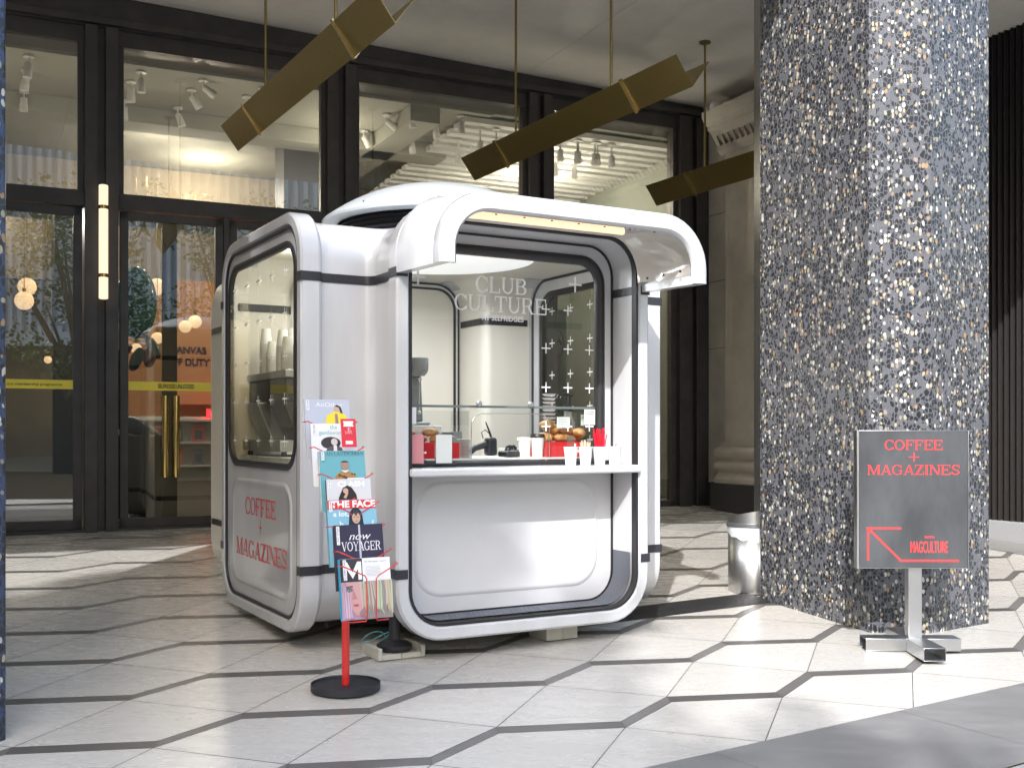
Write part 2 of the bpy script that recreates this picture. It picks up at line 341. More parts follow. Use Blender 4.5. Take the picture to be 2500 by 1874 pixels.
def slab(mb, txt, h, org, ux, uy, un, width=None, align='c', track=0.0, kx=1.0):
    """slab-serif capitals laid on a plane; org is the baseline anchor"""
    adv = 0; polys = []
    for ch in txt:
        ps, a = glyph(ch)
        polys += [[(x + adv, y) for x, y in p] for p in ps]; adv += a + track
    adv -= track; k = width / (adv * h) if width else kx
    sx = -adv / 2 if align == 'c' else 0
    ux, uy, un, org = map(Vector, (ux, uy, un, org))
    for i, p in enumerate(polys):
        mb.add([org + ux * ((x + sx) * h * k) + uy * (y * h) + un * (.0002 * (i % 7)) for x, y in p], [tuple(range(len(p)))])
    return mb
def sans(mb, txt, h, org, ux, uy, un, width=None, align='c', bold=0, shear=0, lift=0):
    cu = bpy.data.curves.new('lettering', 'FONT'); cu.body = txt; cu.size = 1; cu.offset = bold; cu.shear = shear
    o = bpy.data.objects.new('lettering', cu); C.objects.link(o)
    me = bpy.data.meshes.new_from_object(o.evaluated_get(bpy.context.evaluated_depsgraph_get()))
    bpy.data.objects.remove(o); bpy.data.curves.remove(cu)
    if not len(me.vertices): return mb
    xs = [v.co.x for v in me.vertices]; ys = [v.co.y for v in me.vertices]; x0, x1 = min(xs), max(xs); cap = .73
    ky = h / cap; kx = width / (x1 - x0) if width else ky
    a = (x0 + x1) / 2 if align == 'c' else x0
    ux, uy, un, org = map(Vector, (ux, uy, un, org))
    mb.add([org + ux * ((v.co.x - a) * kx) + uy * (v.co.y * ky) + un * lift for v in me.vertices], [tuple(p.vertices) for p in me.polygons])
    bpy.data.meshes.remove(me); return mb

# ================================================================== GROUND
def gp(x, y, dz=0): return (x, y, fz(x, y) + dz)
def sheet(name, polys, m, dz, tones=None, kind='structure', solid=0):
    mb = MB()
    for p in polys: mb.add([gp(x, y, dz) for x, y in p], [tuple(range(len(p)))])
    mb.tone = tones or [1.0] * len(polys)
    o = mb.build(name, m, smooth=0); tag(o, kind=kind); return o
sheet('ground', [[(-70, -70), (70, -70), (70, 40), (-70, 40)]], M['grd'], -.012)
O0 = Vector((-1.7528, 4.9553)); E1 = Vector((.7995, .4872)); E2 = Vector((.3211, -.6224))
Dv = E1 * .4621 - E2 * .3866; WB = Vector((-.0096, .082))
def Rl(i, j): return O0 + E1 * i + E2 * j
def Ll(i, j): return Rl(i, j) + Dv - WB
def Ru(i, j): return Rl(i, j) + WB
def Lu(i, j): return Rl(i, j) + Dv
def shrink(p, g):
    n = len(p); out = []
    ar = sum(p[i].x * p[(i + 1) % n].y - p[(i + 1) % n].x * p[i].y for i in range(n)); sg = 1 if ar > 0 else -1
    for i in range(n):
        a, b, c = p[i - 1], p[i], p[(i + 1) % n]
        d1 = (b - a).normalized(); d2 = (c - b).normalized(); n1 = Vector((-d1.y, d1.x)) * sg; n2 = Vector((-d2.y, d2.x)) * sg
        m_ = (n1 + n2); m_ = m_ / max(.3, m_.dot(n1)); out.append(b + m_ * g)
    return [(q.x, q.y) for q in out]
tiles, tt, bands, bt = [], [], [], []
rnd = random.Random(3)
for i in range(-14, 22):
    for j in range(-16, 4):
        c = Rl(i, j); s_ = c.x * UX.x + c.y * UX.y; n_ = c.x * UN.x + c.y * UN.y
        if n_ > 11.6 or n_ < 1.5 or s_ < -6 or s_ > 9.6: continue
        a, b, cc, d = Rl(i, j), Ll(i, j), Rl(i + 1, j), Lu(i, j + 1)
        tiles.append(shrink([a, b, cc, d], .0024)); tt.append(rnd.uniform(.885, 1.035))
        tiles.append(shrink([a, d, Ru(i, j + 1), Lu(i - 1, j + 1)], .0024)); tt.append(rnd.uniform(.885, 1.035))
        bands.append(shrink([Rl(i, j), Ll(i, j), Lu(i, j), Ru(i, j)], .001)); bt.append(rnd.uniform(1.25, 1.75))
        bands.append(shrink([Ll(i, j), Rl(i + 1, j), Ru(i + 1, j), Lu(i, j)], .001)); bt.append(rnd.uniform(.85, 1.1))
sheet('floor', tiles, M['tile'], 0, tt)
sheet('floor_band', bands, M['band'], 0, bt)
sheet('floor_joint', [[(-12, -2), (14, -2), (14, 16), (-12, 16)]], flat((.10, .095, .085), .8), -.003)
# dark granite kerb band across the front, then paler paving beyond a copper strip
A1 = Vector((.516, 4.198)); A2 = Vector((2.588, 5.486)); dA = (A2 - A1).normalized(); nA = Vector((dA.y, -dA.x))
slabs, st = [], []
for k in range(-14, 16):
    p = A1 + dA * (k * 1.13 + .35); q = p + dA * 1.13; w = .70
    sh = dA * .10
    slabs.append(shrink([p, q, q + nA * w + sh, p + nA * w + sh], .0015)); st.append(rnd.uniform(.92, 1.06))
sheet('pavement_band', slabs, M['slab'], .004, st)
sheet('pavement_joint', [[tuple(A1 - dA * 14), tuple(A1 + dA * 18), tuple(A1 + dA * 18 + nA * .7), tuple(A1 - dA * 14 + nA * .7)]], flat((.2, .19, .17), .8), .0015)
co = [A1 - dA * 14 + nA * .70, A1 + dA * 18 + nA * .70, A1 + dA * 18 + nA * .708, A1 - dA * 14 + nA * .708]
sheet('pavement_strip', [[tuple(p) for p in co]], M['brassl'], .005)
pv, pt = [], []
for k in range(-12, 14):
    for r in range(0, 9):
        p = A1 + dA * (k * 1.3 + (.65 if r % 2 else 0)) + nA * (.708 + r * .9); q = p + dA * 1.3
        pv.append(shrink([p, q, q + nA * .9, p + nA * .9], .0015)); pt.append(rnd.uniform(1.75, 2.0))
sheet('pavement', pv, M['slab'], .004, pt)
# grey band along the fluted wall on the right
wl = lambda s, n: (uw(s, n, 0).x, uw(s, n, 0).y)
sheet('floor_border', [[wl(8.3, 3.5), wl(8.95, 3.5), wl(8.95, 9.85), wl(8.3, 9.85)]], M['slab'], .004, [1.3])

# ================================================================== STORE BUILDING (shopfront axes: s along, n in, z up)
building = empty('department_store', uw(4, 10.84, .58), UT, 'store building with black framed glass shopfront, plaster soffit and deep entrance canopy', 'building')
def FT(p): return (p[0] - 4, p[1] - 10.84, p[2] - .58)      # (s, n, z) -> building local
def fbox(mb, s0, s1, n0, n1, z0, z1): return mb.box(s0, s1, n0, n1, z0, z1, FT)
def fpart(name, boxes, m, parent=building, bevel=.004, **k):
    mb = MB()
    for b in boxes: fbox(mb, *b)
    return mb.build(name, m, parent, bevel=bevel, **k)
NF = 10.84
# soffit: slopes down very slightly to the right
def cz(s): return 5.62 - .0243 * s
def ceil_poly(s0, s1, n0, n1, t=.55):
    mb = MB(); vs = []
    for zt in (0, t):
        for s, n in ((s0, n0), (s1, n0), (s1, n1), (s0, n1)): vs.append(FT((s, n, cz(s) + zt)))
    return mb.add(vs, [(3, 2, 1, 0), (4, 5, 6, 7), (0, 1, 5, 4), (1, 2, 6, 5), (2, 3, 7, 6), (3, 0, 4, 7)])
for s0, s1 in ((-9, .95), (.956, 5.42), (5.426, 9.9)):
    ceil_poly(s0, s1, 4.63, 10.95).build('soffit', M['ceil'], building, smooth=0)
fpart('upper_wall', [(-12, 14, 4.95, 5.3, 6.05, 13)], M['stone'], bevel=0)
fpart('side_return', [(-9.3, -9.05, 4.6, 17, .2, 6)], M['stone'], bevel=0)
# header and posts
mb = MB(); vs = []
for n0, n1, z0 in ((NF - .03, NF + .35, 5.28),):
    for s in (-9, 7.86):
        for n, z in ((n0, z0), (n1, z0), (n1, cz(s) - .003), (n0, cz(s) - .003)): vs.append(FT((s, n, z)))
mb.add(vs, [(0, 1, 2, 3), (7, 6, 5, 4), (0, 4, 5, 1), (1, 5, 6, 2), (2, 6, 7, 3), (3, 7, 4, 0)])
mb.build('header', M['bronze'], building, smooth=0)
fpart('header_reveal', [(-9, 7.86, NF - .10, NF - .033, 5.30, 5.36)], M['bronze'])
POST = [(-1.50, -1.19), (.83, 1.125), (3.14, 3.44), (5.44, 5.73), (7.45, 7.86)]
for a, b in POST:
    mb = MB(); m_ = (a + b) / 2
    fbox(mb, a, m_ - .035, NF - .09, NF + .2, .55, 5.28); fbox(mb, m_ + .035, b, NF - .09, NF + .2, .55, 5.28)
    fbox(mb, m_ - .0345, m_ + .0345, NF - .02, NF + .2, .55, 5.28)
    mb.build('post', M['bronze'], building, bevel=.004)
bays = [(-1.19, .83), (1.125, 3.14), (3.44, 5.44), (5.73, 7.45)]
for k, (a, b) in enumerate(bays):
    w = .055
    win = fpart('upper_window', [(a, b, NF - .02, NF + .06, 5.13, 5.28), (a, a + w, NF - .02, NF + .06, 3.74, 5.13), (b - w, b, NF - .02, NF + .06, 3.74, 5.13), (a, b, NF - .05, NF + .08, 3.60, 3.745)], M['bronze'])
    fpart('pane', [(a + w, b - w, NF + .012, NF + .022, 3.745, 5.13)], M['glass'], win, bevel=0)
    # door pairs below the transom
    mid = (a + b) / 2
    for d0, d1 in ((a + .02, mid - .03), (mid + .03, b - .02)):
        w = .075
        d = fpart('door', [(d0, d0 + w, NF - .03, NF + .04, .60, 3.585), (d1 - w, d1, NF - .03, NF + .04, .60, 3.585), (d0, d1, NF - .03, NF + .04, 3.51, 3.585), (d0, d1, NF - .03, NF + .04, .60, .69)], M['bronze'])
        fpart('pane', [(d0 + w, d1 - w, NF - .002, NF + .008, .69, 3.51)], M['glass'], d, bevel=0)
        if k == 1:
            c = (d0 + d1) / 2 - .02
            fpart('stile', [(c - .07, c + .07, NF + .02, NF + .06, .69, 3.51)], M['bronze'], d)
            for e in (-1, 1):
                mb = MB(); mb.lathe([(.028, 0), (.03, .01), (.03, .77), (.028, .78)], 20, FT((c + e * .05, NF - .07, 1.07)))
                for z in (1.2, 1.7): mb.tube([FT((c + e * .05, NF - .07, z)), FT((c + e * .05, NF - .0, z))], .012)
                mb.build('handle', M['gold'], d, smooth=50)
    fpart('threshold', [(a, b, NF - .06, NF + .1, .52, .60)], M['bronze'])
    fpart('door_frame', [(mid - .028, mid + .028, NF - .045, NF + .08, .6, 3.6)], M['bronze'])
# yellow film band with writing on the doors
tx = MB()
for a, b in ((-1.1, .07 - .04), (.10, .76), (1.205, 2.05), (2.24, 3.05)):
    MB().quad(FT((a, NF - .006, 1.90)), FT((b, NF - .006, 1.90)), FT((b, NF - .006, 1.983)), FT((a, NF - .006, 1.983))).build('safety_band', M['yellow'], building, smooth=0)
sans(tx, 'SELFRIDGES UNLOCKED', .040, FT((1.66, NF - .009, 1.925)), (1, 0, 0), (0, 0, 1), (0, -1, 0), width=.335, bold=.02)
sans(tx, 'our membership programme', .026, FT((.18 + .23, NF - .009, 1.93)), (1, 0, 0), (0, 0, 1), (0, -1, 0), width=.46)
tx.build('band_writing', M['ink'], building, smooth=0)
# shop interior: part of the building
fpart('interior_floor', [(-9, 7.9, NF + .21, 22, .5, .60)], M['wood'], bevel=0)
fpart('interior_ceiling', [(-9, 5.2, NF + .35, 22, 5.10, 5.2)], M['ceil2'], bevel=0)
fpart('window_head', [(-9, 7.86, NF + .065, NF + .36, 5.132, 5.279)], M['bronze'])
fpart('ceiling_beam', [(-9, 5.2, NF + 1.75, NF + 2.15, 4.92, 5.098)], M['ceil2'])
fpart('ceiling_beam', [(-9, 5.2, NF + 4.6, NF + 5.2, 4.6, 5.098)], M['tan'])
fpart('ceiling_beam', [(4.2, 4.55, NF + .36, NF + 4.59, 4.92, 5.097)], M['ceil2'])
fpart('slatted_ceiling', [(4.9, 7.9, NF + .45 + i * .22, NF + .58 + i * .22, 5.02 - .012 * i, 5.08 - .012 * i) for i in range(16)], M['whitep'], bevel=0)
fpart('slatted_ceiling_top', [(4.9, 7.9, NF + .36, NF + 4.4, 5.12, 5.2)], M['greywall'], bevel=0)
fpart('partition', [(5.25, 7.9, NF + 3.4, NF + 3.6, .6, 5.0)], M['greywall'], bevel=0)
fpart('partition', [(7.88, 8.0, NF + .1, NF + 4, .6, 5.3)], M['greywall'], bevel=0)
fpart('rear_wall', [(-9, 8, 20.6, 20.9, .6, 5.2)], M['tan'], bevel=0)
fpart('rear_wall', [(1.8, 4.4, 16.2, 16.4, .6, 3.7)], M['orange'], bevel=0)
fpart('rear_wall', [(-3, 4.5, 17.2, 17.4, 3.72, 4.6)], M['tan'], bevel=0)
for s, n in ((-.3, 14.2), (3.3, 13.2), (4.4, 15.5), (.9, 17)):
    fpart('pier', [(s, s + .45, n, n + .45, .6, 5.1)], M['dark'])
# poster panels with faded colour and words inside the door
mb = MB(); fbox(mb, 2.35, 3.2, 15.9, 15.96, 1.9, 3.1); mb.build('poster_board', mat('salmon_board', (.70, .36, .18), .6), building)
tx = MB(); sans(tx, 'CANVAS', .10, FT((2.6, 15.89, 2.62)), (1, 0, 0), (0, 0, 1), (0, -1, 0), width=.5, bold=.03)
sans(tx, 'OFF DUTY', .10, FT((2.6, 15.89, 2.45)), (1, 0, 0), (0, 0, 1), (0, -1, 0), width=.6, bold=.03); tx.build('board_writing', flat((.03, .03, .10)), building, smooth=0)

# stone wall at right angles to the shopfront, pilaster with base and capital
wall = empty('stone_pilaster_wall', uw(7.9, 10.0, .55), UT, 'pale stone return wall with moulded base and carved capital beside the shopfront', 'wall')
def WT(p): return (p[0] - 7.9, p[1] - 10.0, p[2] - .55)
def wbox(name, boxes, m, **k):
    mb = MB()
    for b in boxes: mb.box(*b, WT)
    return mb.build(name, m, wall, **k)
def profile_run(name, prof, n0, n1, m, smooth=30):
    """moulding: profile of (s, z) points extruded along n"""
    mb = MB(); k = len(prof); vs = [WT((s, n0, z)) for s, z in prof] + [WT((s, n1, z)) for s, z in prof]
    fs = [(i, i + 1, k + i + 1, k + i) for i in range(k - 1)] + [tuple(range(k)), tuple(range(k, 2 * k))[::-1], (0, k, 2 * k - 1, k - 1)]
    return mb.add(vs, fs).build(name, m, wall, smooth=smooth)
wbox('wall_face', [(7.87, 8.6, 8.2, 10.80, .91, 5.42)] , M['stone'], bevel=0)
wbox('plinth', [(7.84, 8.6, 8.2, 10.80, .3, .905)], M['dark'], bevel=.006)
wbox('pilaster_shaft', [(7.80, 7.868, 8.2, 10.35, 1.36, 4.78)], M['stone'], bevel=.006)
def torus(s, z0, z1, r, n=7): return [(s - r * sin(pi * i / n), z0 + (z1 - z0) * (1 - cos(pi * i / n)) / 2) for i in range(n + 1)]
base = [(7.865, 1.25), (7.70, 1.25), (7.70, 1.30)] + [(7.73, 1.34), (7.76, 1.38)] + torus(7.74, 1.40, 1.50, .05) + [(7.76, 1.53)] + torus(7.75, 1.55, 1.66, .055) + [(7.78, 1.67), (7.78, 1.71), (7.865, 1.71)]
base = [(a_, b_ - .34) for a_, b_ in base]
profile_run('base_moulding', base, 8.2, 10.42, M['stone'])
wbox('pilaster_base', [(7.66, 7.838, 8.2, 10.45, .3, .908)], M['dark'], bevel=.008)
cap = [(7.865, 4.75), (7.79, 4.75), (7.74, 4.80), (7.74, 4.86), (7.70, 4.92), (7.64, 5.0), (7.60, 5.02), (7.60, 5.06), (7.56, 5.08), (7.52, 5.16), (7.52, 5.22), (7.865, 5.22)]
profile_run('capital', cap, 8.2, 10.42, M['stone'])
mb = MB()
for k in range(22):
    n = 8.2 + k * .1
    mb.add([WT((7.74, n, 4.86)), WT((7.66, n + .02, 4.93)), WT((7.70, n + .06, 4.99)), WT((7.76, n + .08, 4.87)), WT((7.735, n + .05, 4.84))], [(0, 1, 2, 3, 4)])
mb.build('leaf_carving', M['bark'], wall)
for z in (2.5, 3.3, 4.1):
    wbox('joint', [(7.866, 7.869, 10.36, 10.8, z, z + .006)], M['dark'], bevel=0)
# fluted metal wall beyond the column
fw = empty('fluted_wall', uw(8.95, 6.5, .5), UT, 'dark fluted metal wall standing on a low grey granite plinth, beyond the speckled column', 'wall')
mb = MB(); n0 = 3.6; k = int((9.8 - n0) / .07); bot, top = [], []
for i in range(k):
    for dn, ds in ((0, 0), (.012, -.045), (.062, 0)):
        bot.append((8.95 + ds - 8.95, n0 + i * .07 + dn - 6.5, .145)); top.append((8.95 + ds - 8.95, n0 + i * .07 + dn - 6.5, 4.95))
mb.loft([bot, top], closed=False); mb.build('fluted_cladding', M['flute'], fw, smooth=20)
MB().box(-.07, .12, -3.0, 3.3, -.35, .14).build('plinth', M['granite'], fw, bevel=.006)
MB().box(.02, .4, -3.0, 3.4, -.3, 5.0).build('wall_core', M['dark'], fw, smooth=0)

# ================================================================== COLUMNS
def column(name, poly, z0, z1, m, label, sash=None):
    cx = sum(p[0] for p in poly) / len(poly); cy = sum(p[1] for p in poly) / len(poly)
    mb = MB(); mb.prism([(x - cx, y - cy) for x, y in poly], z0, z1)
    o = mb.build(name, m, None, smooth=0, bevel=.008, loc=(cx, cy, 0)); tag(o, label, 'column', 'terrazzo columns'); return o
colR = column('terrazzo_column', [(1.715, 7.50), (2.155, 6.55), (2.53, 6.555), (3.015, 6.86), (3.10, 8.0), (2.5, 8.5), (1.85, 8.3)], .2, 5.52, M['terr'], 'grey terrazzo column with cream pebbles, the sign standing at its foot')
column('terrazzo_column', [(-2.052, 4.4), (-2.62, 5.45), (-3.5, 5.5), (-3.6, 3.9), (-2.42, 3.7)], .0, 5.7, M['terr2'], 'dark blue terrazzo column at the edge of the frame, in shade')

for u_ in (2.208, 2.307):
    mb = MB(); mb.box(u_ - .0015, u_ + .0015, 6.5505, 6.5530, .25, 5.5, lambda p: (p[0] - colR.location.x, p[1] - colR.location.y, p[2]))
    mb.build('panel_joint', flat((.13, .135, .15)), colR, smooth=0)
# ================================================================== KIOSK
KC = (3.03, 6.30, .41)
kiosk = empty('kiosk', kw(*KC), KT, 'white rounded moulded kiosk with an awning, serving shelf and black tape lines', 'kiosk')
HK, AW, RW, ZT = 1.18, .76, .80, 2.29
def arm(k):
    return [lambda p: (p[0], -p[1], p[2]), lambda p: (-p[1], -p[0], p[2]), lambda p: (-p[0], p[1], p[2]), lambda p: (p[1], p[0], p[2])][k]
def rloop(hw, off=0.0, n=8, r=.27, z0=None, z1=None):
    """rounded rectangle (lateral, z), inset by off from the outer rim"""
    z0 = off if z0 is None else z0; z1 = ZT - off if z1 is None else z1; rr = max(.01, r - off); out = []
    for cx, cz_, a in ((hw - rr, z0 + rr, -90), (hw - rr, z1 - rr, 0), (-hw + rr, z1 - rr, 90), (-hw + rr, z0 + rr, 180)):
        for i in range(n + 1):
            t = radians(a + 90 * i / n); out.append((cx + rr * cos(t), cz_ + rr * sin(t)))
    return out
def loft_arm(mb, k, secs, ring=False, n=8, **kk):
    """secs: (half width, inset, depth)"""
    T = arm(k); loops = []
    for s_ in secs:
        hw, off, d = s_[:3]; zz = s_[3] if len(s_) > 3 else (None, None)
        rad = s_[4] if len(s_) > 4 else .27
        loops.append([T((u, d, z)) for u, z in rloop(hw, off, n, rad, *zz)])
    return mb.loft(loops, ring=ring, **kk)
# shell: four concave corners swept along the wall profile
def prof():
    out = []; r = .25
    out.append((.0, .04)); out.append((.15, .04)); out.append((.3, .04))
    for i in range(11): t = radians(-90 + 90 * i / 10); out.append((AW - r + r * cos(t), .04 + r + r * sin(t)))
    for i in range(1, 8): out.append((AW, .04 + r + (ZT - .08 - 2 * r) * i / 8))
    for i in range(11): t = radians(90 * i / 10); out.append((AW - r + r * cos(t), ZT - .04 - r + r * sin(t)))
    out += [(.3, ZT - .035), (.15, ZT - .03), (.0, ZT - .03)]
    return out
def corner_path(w, H, n=12, extra=0.0):
    rf = .055 + .30 * (1 - w / AW) + extra
    pts = [(-H, -w), (-(H + w + rf) / 2, -w), (-w - rf, -w)]
    for i in range(1, n): t = pi / 2 * i / n; pts.append((-w - rf + rf * sin(t), -w - rf + rf * cos(t)))
    return pts + [(-w, -w - rf), (-w, -(H + w + rf) / 2), (-w, -H)]
mb = MB()
rots = [lambda p: p, lambda p: (p[1], -p[0], p[2]), lambda p: (-p[0], -p[1], p[2]), lambda p: (-p[1], p[0], p[2])]
for rt in rots:
    mb.loft([[rt((x, y, z)) for x, y in corner_path(w, HK - .06)] for w, z in prof()], closed=False)
shell = mb.build('shell', M['gel'], kiosk, smooth=60)
# inside lining (cream) just within the shell
mb = MB()
for rt in rots:
    mb.loft([[rt((x, y, z)) for x, y in corner_path(max(w - .035, 0), HK - .07)] for w, z in [(a, min(max(b, .085), ZT - .075)) for a, b in prof()]], closed=False)
mb.build('inner_lining', M['gelin'], kiosk, smooth=60)
# rims, gaskets, liners
for k in range(4):
    mb = MB(); loft_arm(mb, k, [(.7625, .0375, HK - .128), (.792, .008, HK - .112), (RW, 0, HK - .10), (RW, 0, HK - .012), (RW - .012, .012, HK), (.738, .062, HK), (.726, .074, HK - .012), (.726, .074, HK - .20), (.750, .05, HK - .20)], ring=True)
    rim = mb.build('rim', M['gel'], kiosk, smooth=30)
    mb = MB(); loft_arm(mb, k, [(.7255, .0745, HK - .006), (.711, .089, HK - .006), (.711, .089, HK - .05), (.7255, .0745, HK - .05)], ring=True)
    mb.build('gasket', M['rubber'], kiosk, smooth=50)
# ---- front arm: recessed panel, window, shelf, mat
PD = HK - .24                                     # depth of the front panel
mb = MB(); loft_arm(mb, 0, [(.716, .084, HK - .05), (.706, .094, PD - .02)]); mb.build('tunnel_lining', M['liner'], kiosk, smooth=50)
mb = MB(); loft_arm(mb, 0, [(.7055, .0945, PD + .008), (.694, .106, PD + .008), (.694, .106, PD - .01), (.7055, .0945, PD - .01)], ring=True); mb.build('gasket', M['rubber'], kiosk, smooth=50)
def win_panel(k, depth, hw, off, wx0, wx1, wz0, wz1, m, name='front_panel', r=.18, rad=.27, thick=.02):
    """panel with a rounded window hole, as a ring between the two outlines plus thickness"""
    T = arm(k); n = 8
    out = rloop(hw, off, n, rad); cx = (wx0 + wx1) / 2; h = (wx1 - wx0) / 2
    inn = [(u + cx, z) for u, z in rloop(h, 0, n, r, wz0, wz1)]
    mb = MB(); mb.loft([[T((u, depth, z)) for u, z in out], [T((u, depth, z)) for u, z in inn], [T((u, depth - thick, z)) for u, z in inn], [T((u, depth - thick, z)) for u, z in out]])
    return mb.build(name, m, kiosk, smooth=50)
def win_gasket(k, depth, wx0, wx1, wz0, wz1, w, proud, r=.18, parent=kiosk):
    T = arm(k); n = 8; cx = (wx0 + wx1) / 2; h = (wx1 - wx0) / 2; mb = MB()
    def lp(o, d): return [T((u + cx, d, z)) for u, z in rloop(h + o, 0, n, r + o, wz0 - o, wz1 + o)]
    mb.loft([lp(.004, depth - .012), lp(.004, depth + proud * .6), lp(-w * .3, depth + proud), lp(-w * .75, depth + proud * .7), lp(-w, depth - .004), lp(-w, depth - .016)], ring=True)
    return mb.build('window_gasket', M['rubber'], parent, smooth=60)
def pane_at(k, depth, wx0, wx1, wz0, wz1, m, r=.16, name='pane', parent=kiosk):
    T = arm(k); cx = (wx0 + wx1) / 2; h = (wx1 - wx0) / 2; mb = MB()
    lp = [T((u + cx, depth, z)) for u, z in rloop(h, 0, 8, r, wz0, wz1)]
    return mb.add(lp, [tuple(range(len(lp)))]).build(name, m, parent, smooth=0)
FW = (-.66, .635, .885, 2.125)                      # front window (lateral, z)
win_panel(0, PD, .694, .106, *FW, M['liner'], r=.16)
gk = win_gasket(0, PD, *FW, .05, .03, r=.16)
fg = pane_at(0, PD + .006, FW[0] + .045, FW[1] - .045, FW[2] + .045, FW[3] - .045, M['kglass'], r=.115)
# pressed lower panel with a raised rounded border
T0 = arm(0); mb = MB()
lpf = lambda hw, z0, z1, r, d: [T0((u, d, z)) for u, z in rloop(hw, 0, 8, r, z0, z1)]
mb.loft([lpf(.60, .185, .825, .17, PD - .002), lpf(.586, .199, .811, .162, PD + .006), lpf(.572, .213, .797, .152, PD + .007), lpf(.560, .225, .785, .145, PD + .003)], cap1=True)
mb.build('lower_panel', M['liner'], kiosk, smooth=60)
# serving shelf
mb = MB(); mb.box(-.725, .722, -HK - .03, -PD + .0, .858, .902); mb.build('serving_shelf', M['liner'], kiosk, bevel=.012, seg=3)
MB().box(-.70, .70, -PD - .045, -PD - .006, .903, .925).build('shelf_channel', M['rubber'], kiosk, bevel=.003)
# rubber studded mat on the curved sill
mb = MB(); sec = []
for d in (HK - .055, (HK + PD) / 2, PD + .012):
    row = []
    for u, z in [q for q in rloop(.708, .092, 10) if q[1] <= .40]: row.append((u, z))
    lo = sorted([q for q in row if q[0] < 0], key=lambda q: -q[1]); hi = sorted([q for q in row if q[0] >= 0], key=lambda q: q[1])
    row = [(-.708, .385)] + lo + hi + [(.708, .385)]
    t_ = .006
    sec.append([T0((u * .992, d, z + t_)) for u, z in row])
mb.loft(sec, closed=False); sill = mb.build('sill_mat', M['mat_'], kiosk, smooth=60)
mb = MB(); dr = random.Random(5)
for ix in range(46):
    for iy in range(5):
        cx = -.66 + ix * .0293 + (.0146 if iy % 2 else 0); cy = -(PD + .03 + iy * .036)
        if abs(cx) > .46: continue
        mb.lathe([(.0115, 0), (.0105, .0015)], 10, (cx, cy, .098), close=True)
mb.build('mat_stud', M['mat_'], kiosk, smooth=40)
# ---- left arm: flush panel, tinted window, pressed panel, red vinyl letters
LD = HK - .02
LW = (-.665, .672, .885, 2.135)
win_panel(1, LD, .712, .088, *LW, M['gel'], name='side_panel', r=.17)
win_gasket(1, LD, *LW, .034, .014, r=.17)
pane_at(1, LD + .006, LW[0] + .04, LW[1] - .04, LW[2] + .04, LW[3] - .04, M['tglass'], r=.13)
T1 = arm(1); mb = MB()
lpl = lambda hw, z0, z1, r, d: [T1((u, d, z)) for u, z in rloop(hw, 0, 8, r, z0, z1)]
mb.loft([lpl(.60, .155, .815, .14, LD - .002), lpl(.588, .167, .803, .132, LD + .006), lpl(.572, .183, .787, .122, LD + .007), lpl(.562, .193, .777, .118, LD + .003)], cap1=True)
mb.build('lower_panel', M['gel'], kiosk, smooth=60)
tx = MB()
for t_, z_, w_ in (('COFFEE', .595, .62), ('+', .47, .10), ('MAGAZINES', .335, 1.02)):
    slab(tx, t_, .105 if t_ != '+' else .12, (-LD - .0045, -.02, z_), (0, -1, 0), (0, 0, 1), (-1, 0, 0), width=w_)
tx.build('lettering', M['redink'], kiosk, smooth=0)
# ---- right arm window, back arm door
win_panel(3, LD, .712, .088, -.64, .64, .885, 2.125, M['gel'], name='side_panel', r=.17); win_gasket(3, LD, -.64, .64, .885, 2.125, .045, .03, r=.17)
pane_at(3, LD + .006, -.6, .6, .925, 2.085, M['kglass'], r=.13)
mb = MB(); T2 = arm(2); lo = [T2((u, LD, z)) for u, z in rloop(.712, .088)]; mb.add(lo, [tuple(range(len(lo)))]); mb.build('back_door', M['gelin'], kiosk, smooth=0, solid=.03)
mb = MB(); loft_arm(mb, 2, [(.69, .11, LD - .045), (.675, .125, LD - .045), (.675, .125, LD - .032), (.69, .11, LD - .032)], ring=True); mb.build('door_seal', M['rubber'], kiosk, smooth=50)
MB().lathe([(.001, 0), (.60, 0), (.62, -.012), (.60, -.014), (.001, -.014)], 64, (0, 0, 2.205), close=False).build('dome_opening_glow', mat('dome_daylight_glow', (.9, .88, .82), .5, emit=.25), kiosk, smooth=40)  # disc glows in place of daylight coming through the translucent dome
# ---- closed module joined on behind
mb = MB(); lo = lambda o_, x_: [(x_, 1.95 + u, z) for u, z in rloop(.80, o_)]
mb.loft([lo(.0, .77), lo(.0, -.735), lo(.012, -.75), lo(.03, -.756)], cap0=True, cap1=True); rear = mb.build('rear_module', M['gelin'], kiosk, smooth=50)
mb = MB()
for zc in (.36, 1.915): MB().loft([[(.6, 2.753, zc + q), (-.74, 2.753, zc + q), (-.7605, 2.72, zc + q), (-.7605, 1.16, zc + q)] for q in (-.0245, .0245)], closed=False).build('tape_band', M['tape'], rear, smooth=40)
# ---- tape bands
def tape_path(w):
    e = .0035; pts = [(-HK - e, -.738), (-HK - e, -RW - e), (-(HK - .10), -RW - e), (-(HK - .112), -.793 - e), (-(HK - .128), -.7645 - e), (-(HK - .15), -w - e)]
    cp = corner_path(w + e, HK - .22); mid = cp[1:-1]; q = [(b, a) for a, b in pts][::-1]
    return pts + mid + q
for ri, rt in enumerate(rots):
    for zc in (.36, 1.915):
        MB().loft([[rt((x, y, zc - .0245)) for x, y in tape_path(AW)], [rt((x, y, zc + .0245)) for x, y in tape_path(AW)]], closed=False).build('tape_band', M['tape'], kiosk, smooth=40)
    for zc in (1.905,):
        w = AW - .04; cp = corner_path(w - .003, HK - .09)
        MB().loft([[rt((x, y, zc - .024)) for x, y in cp], [rt((x, y, zc + .024)) for x, y in cp]], closed=False).build('tape_band', M['tape'], kiosk, smooth=40)
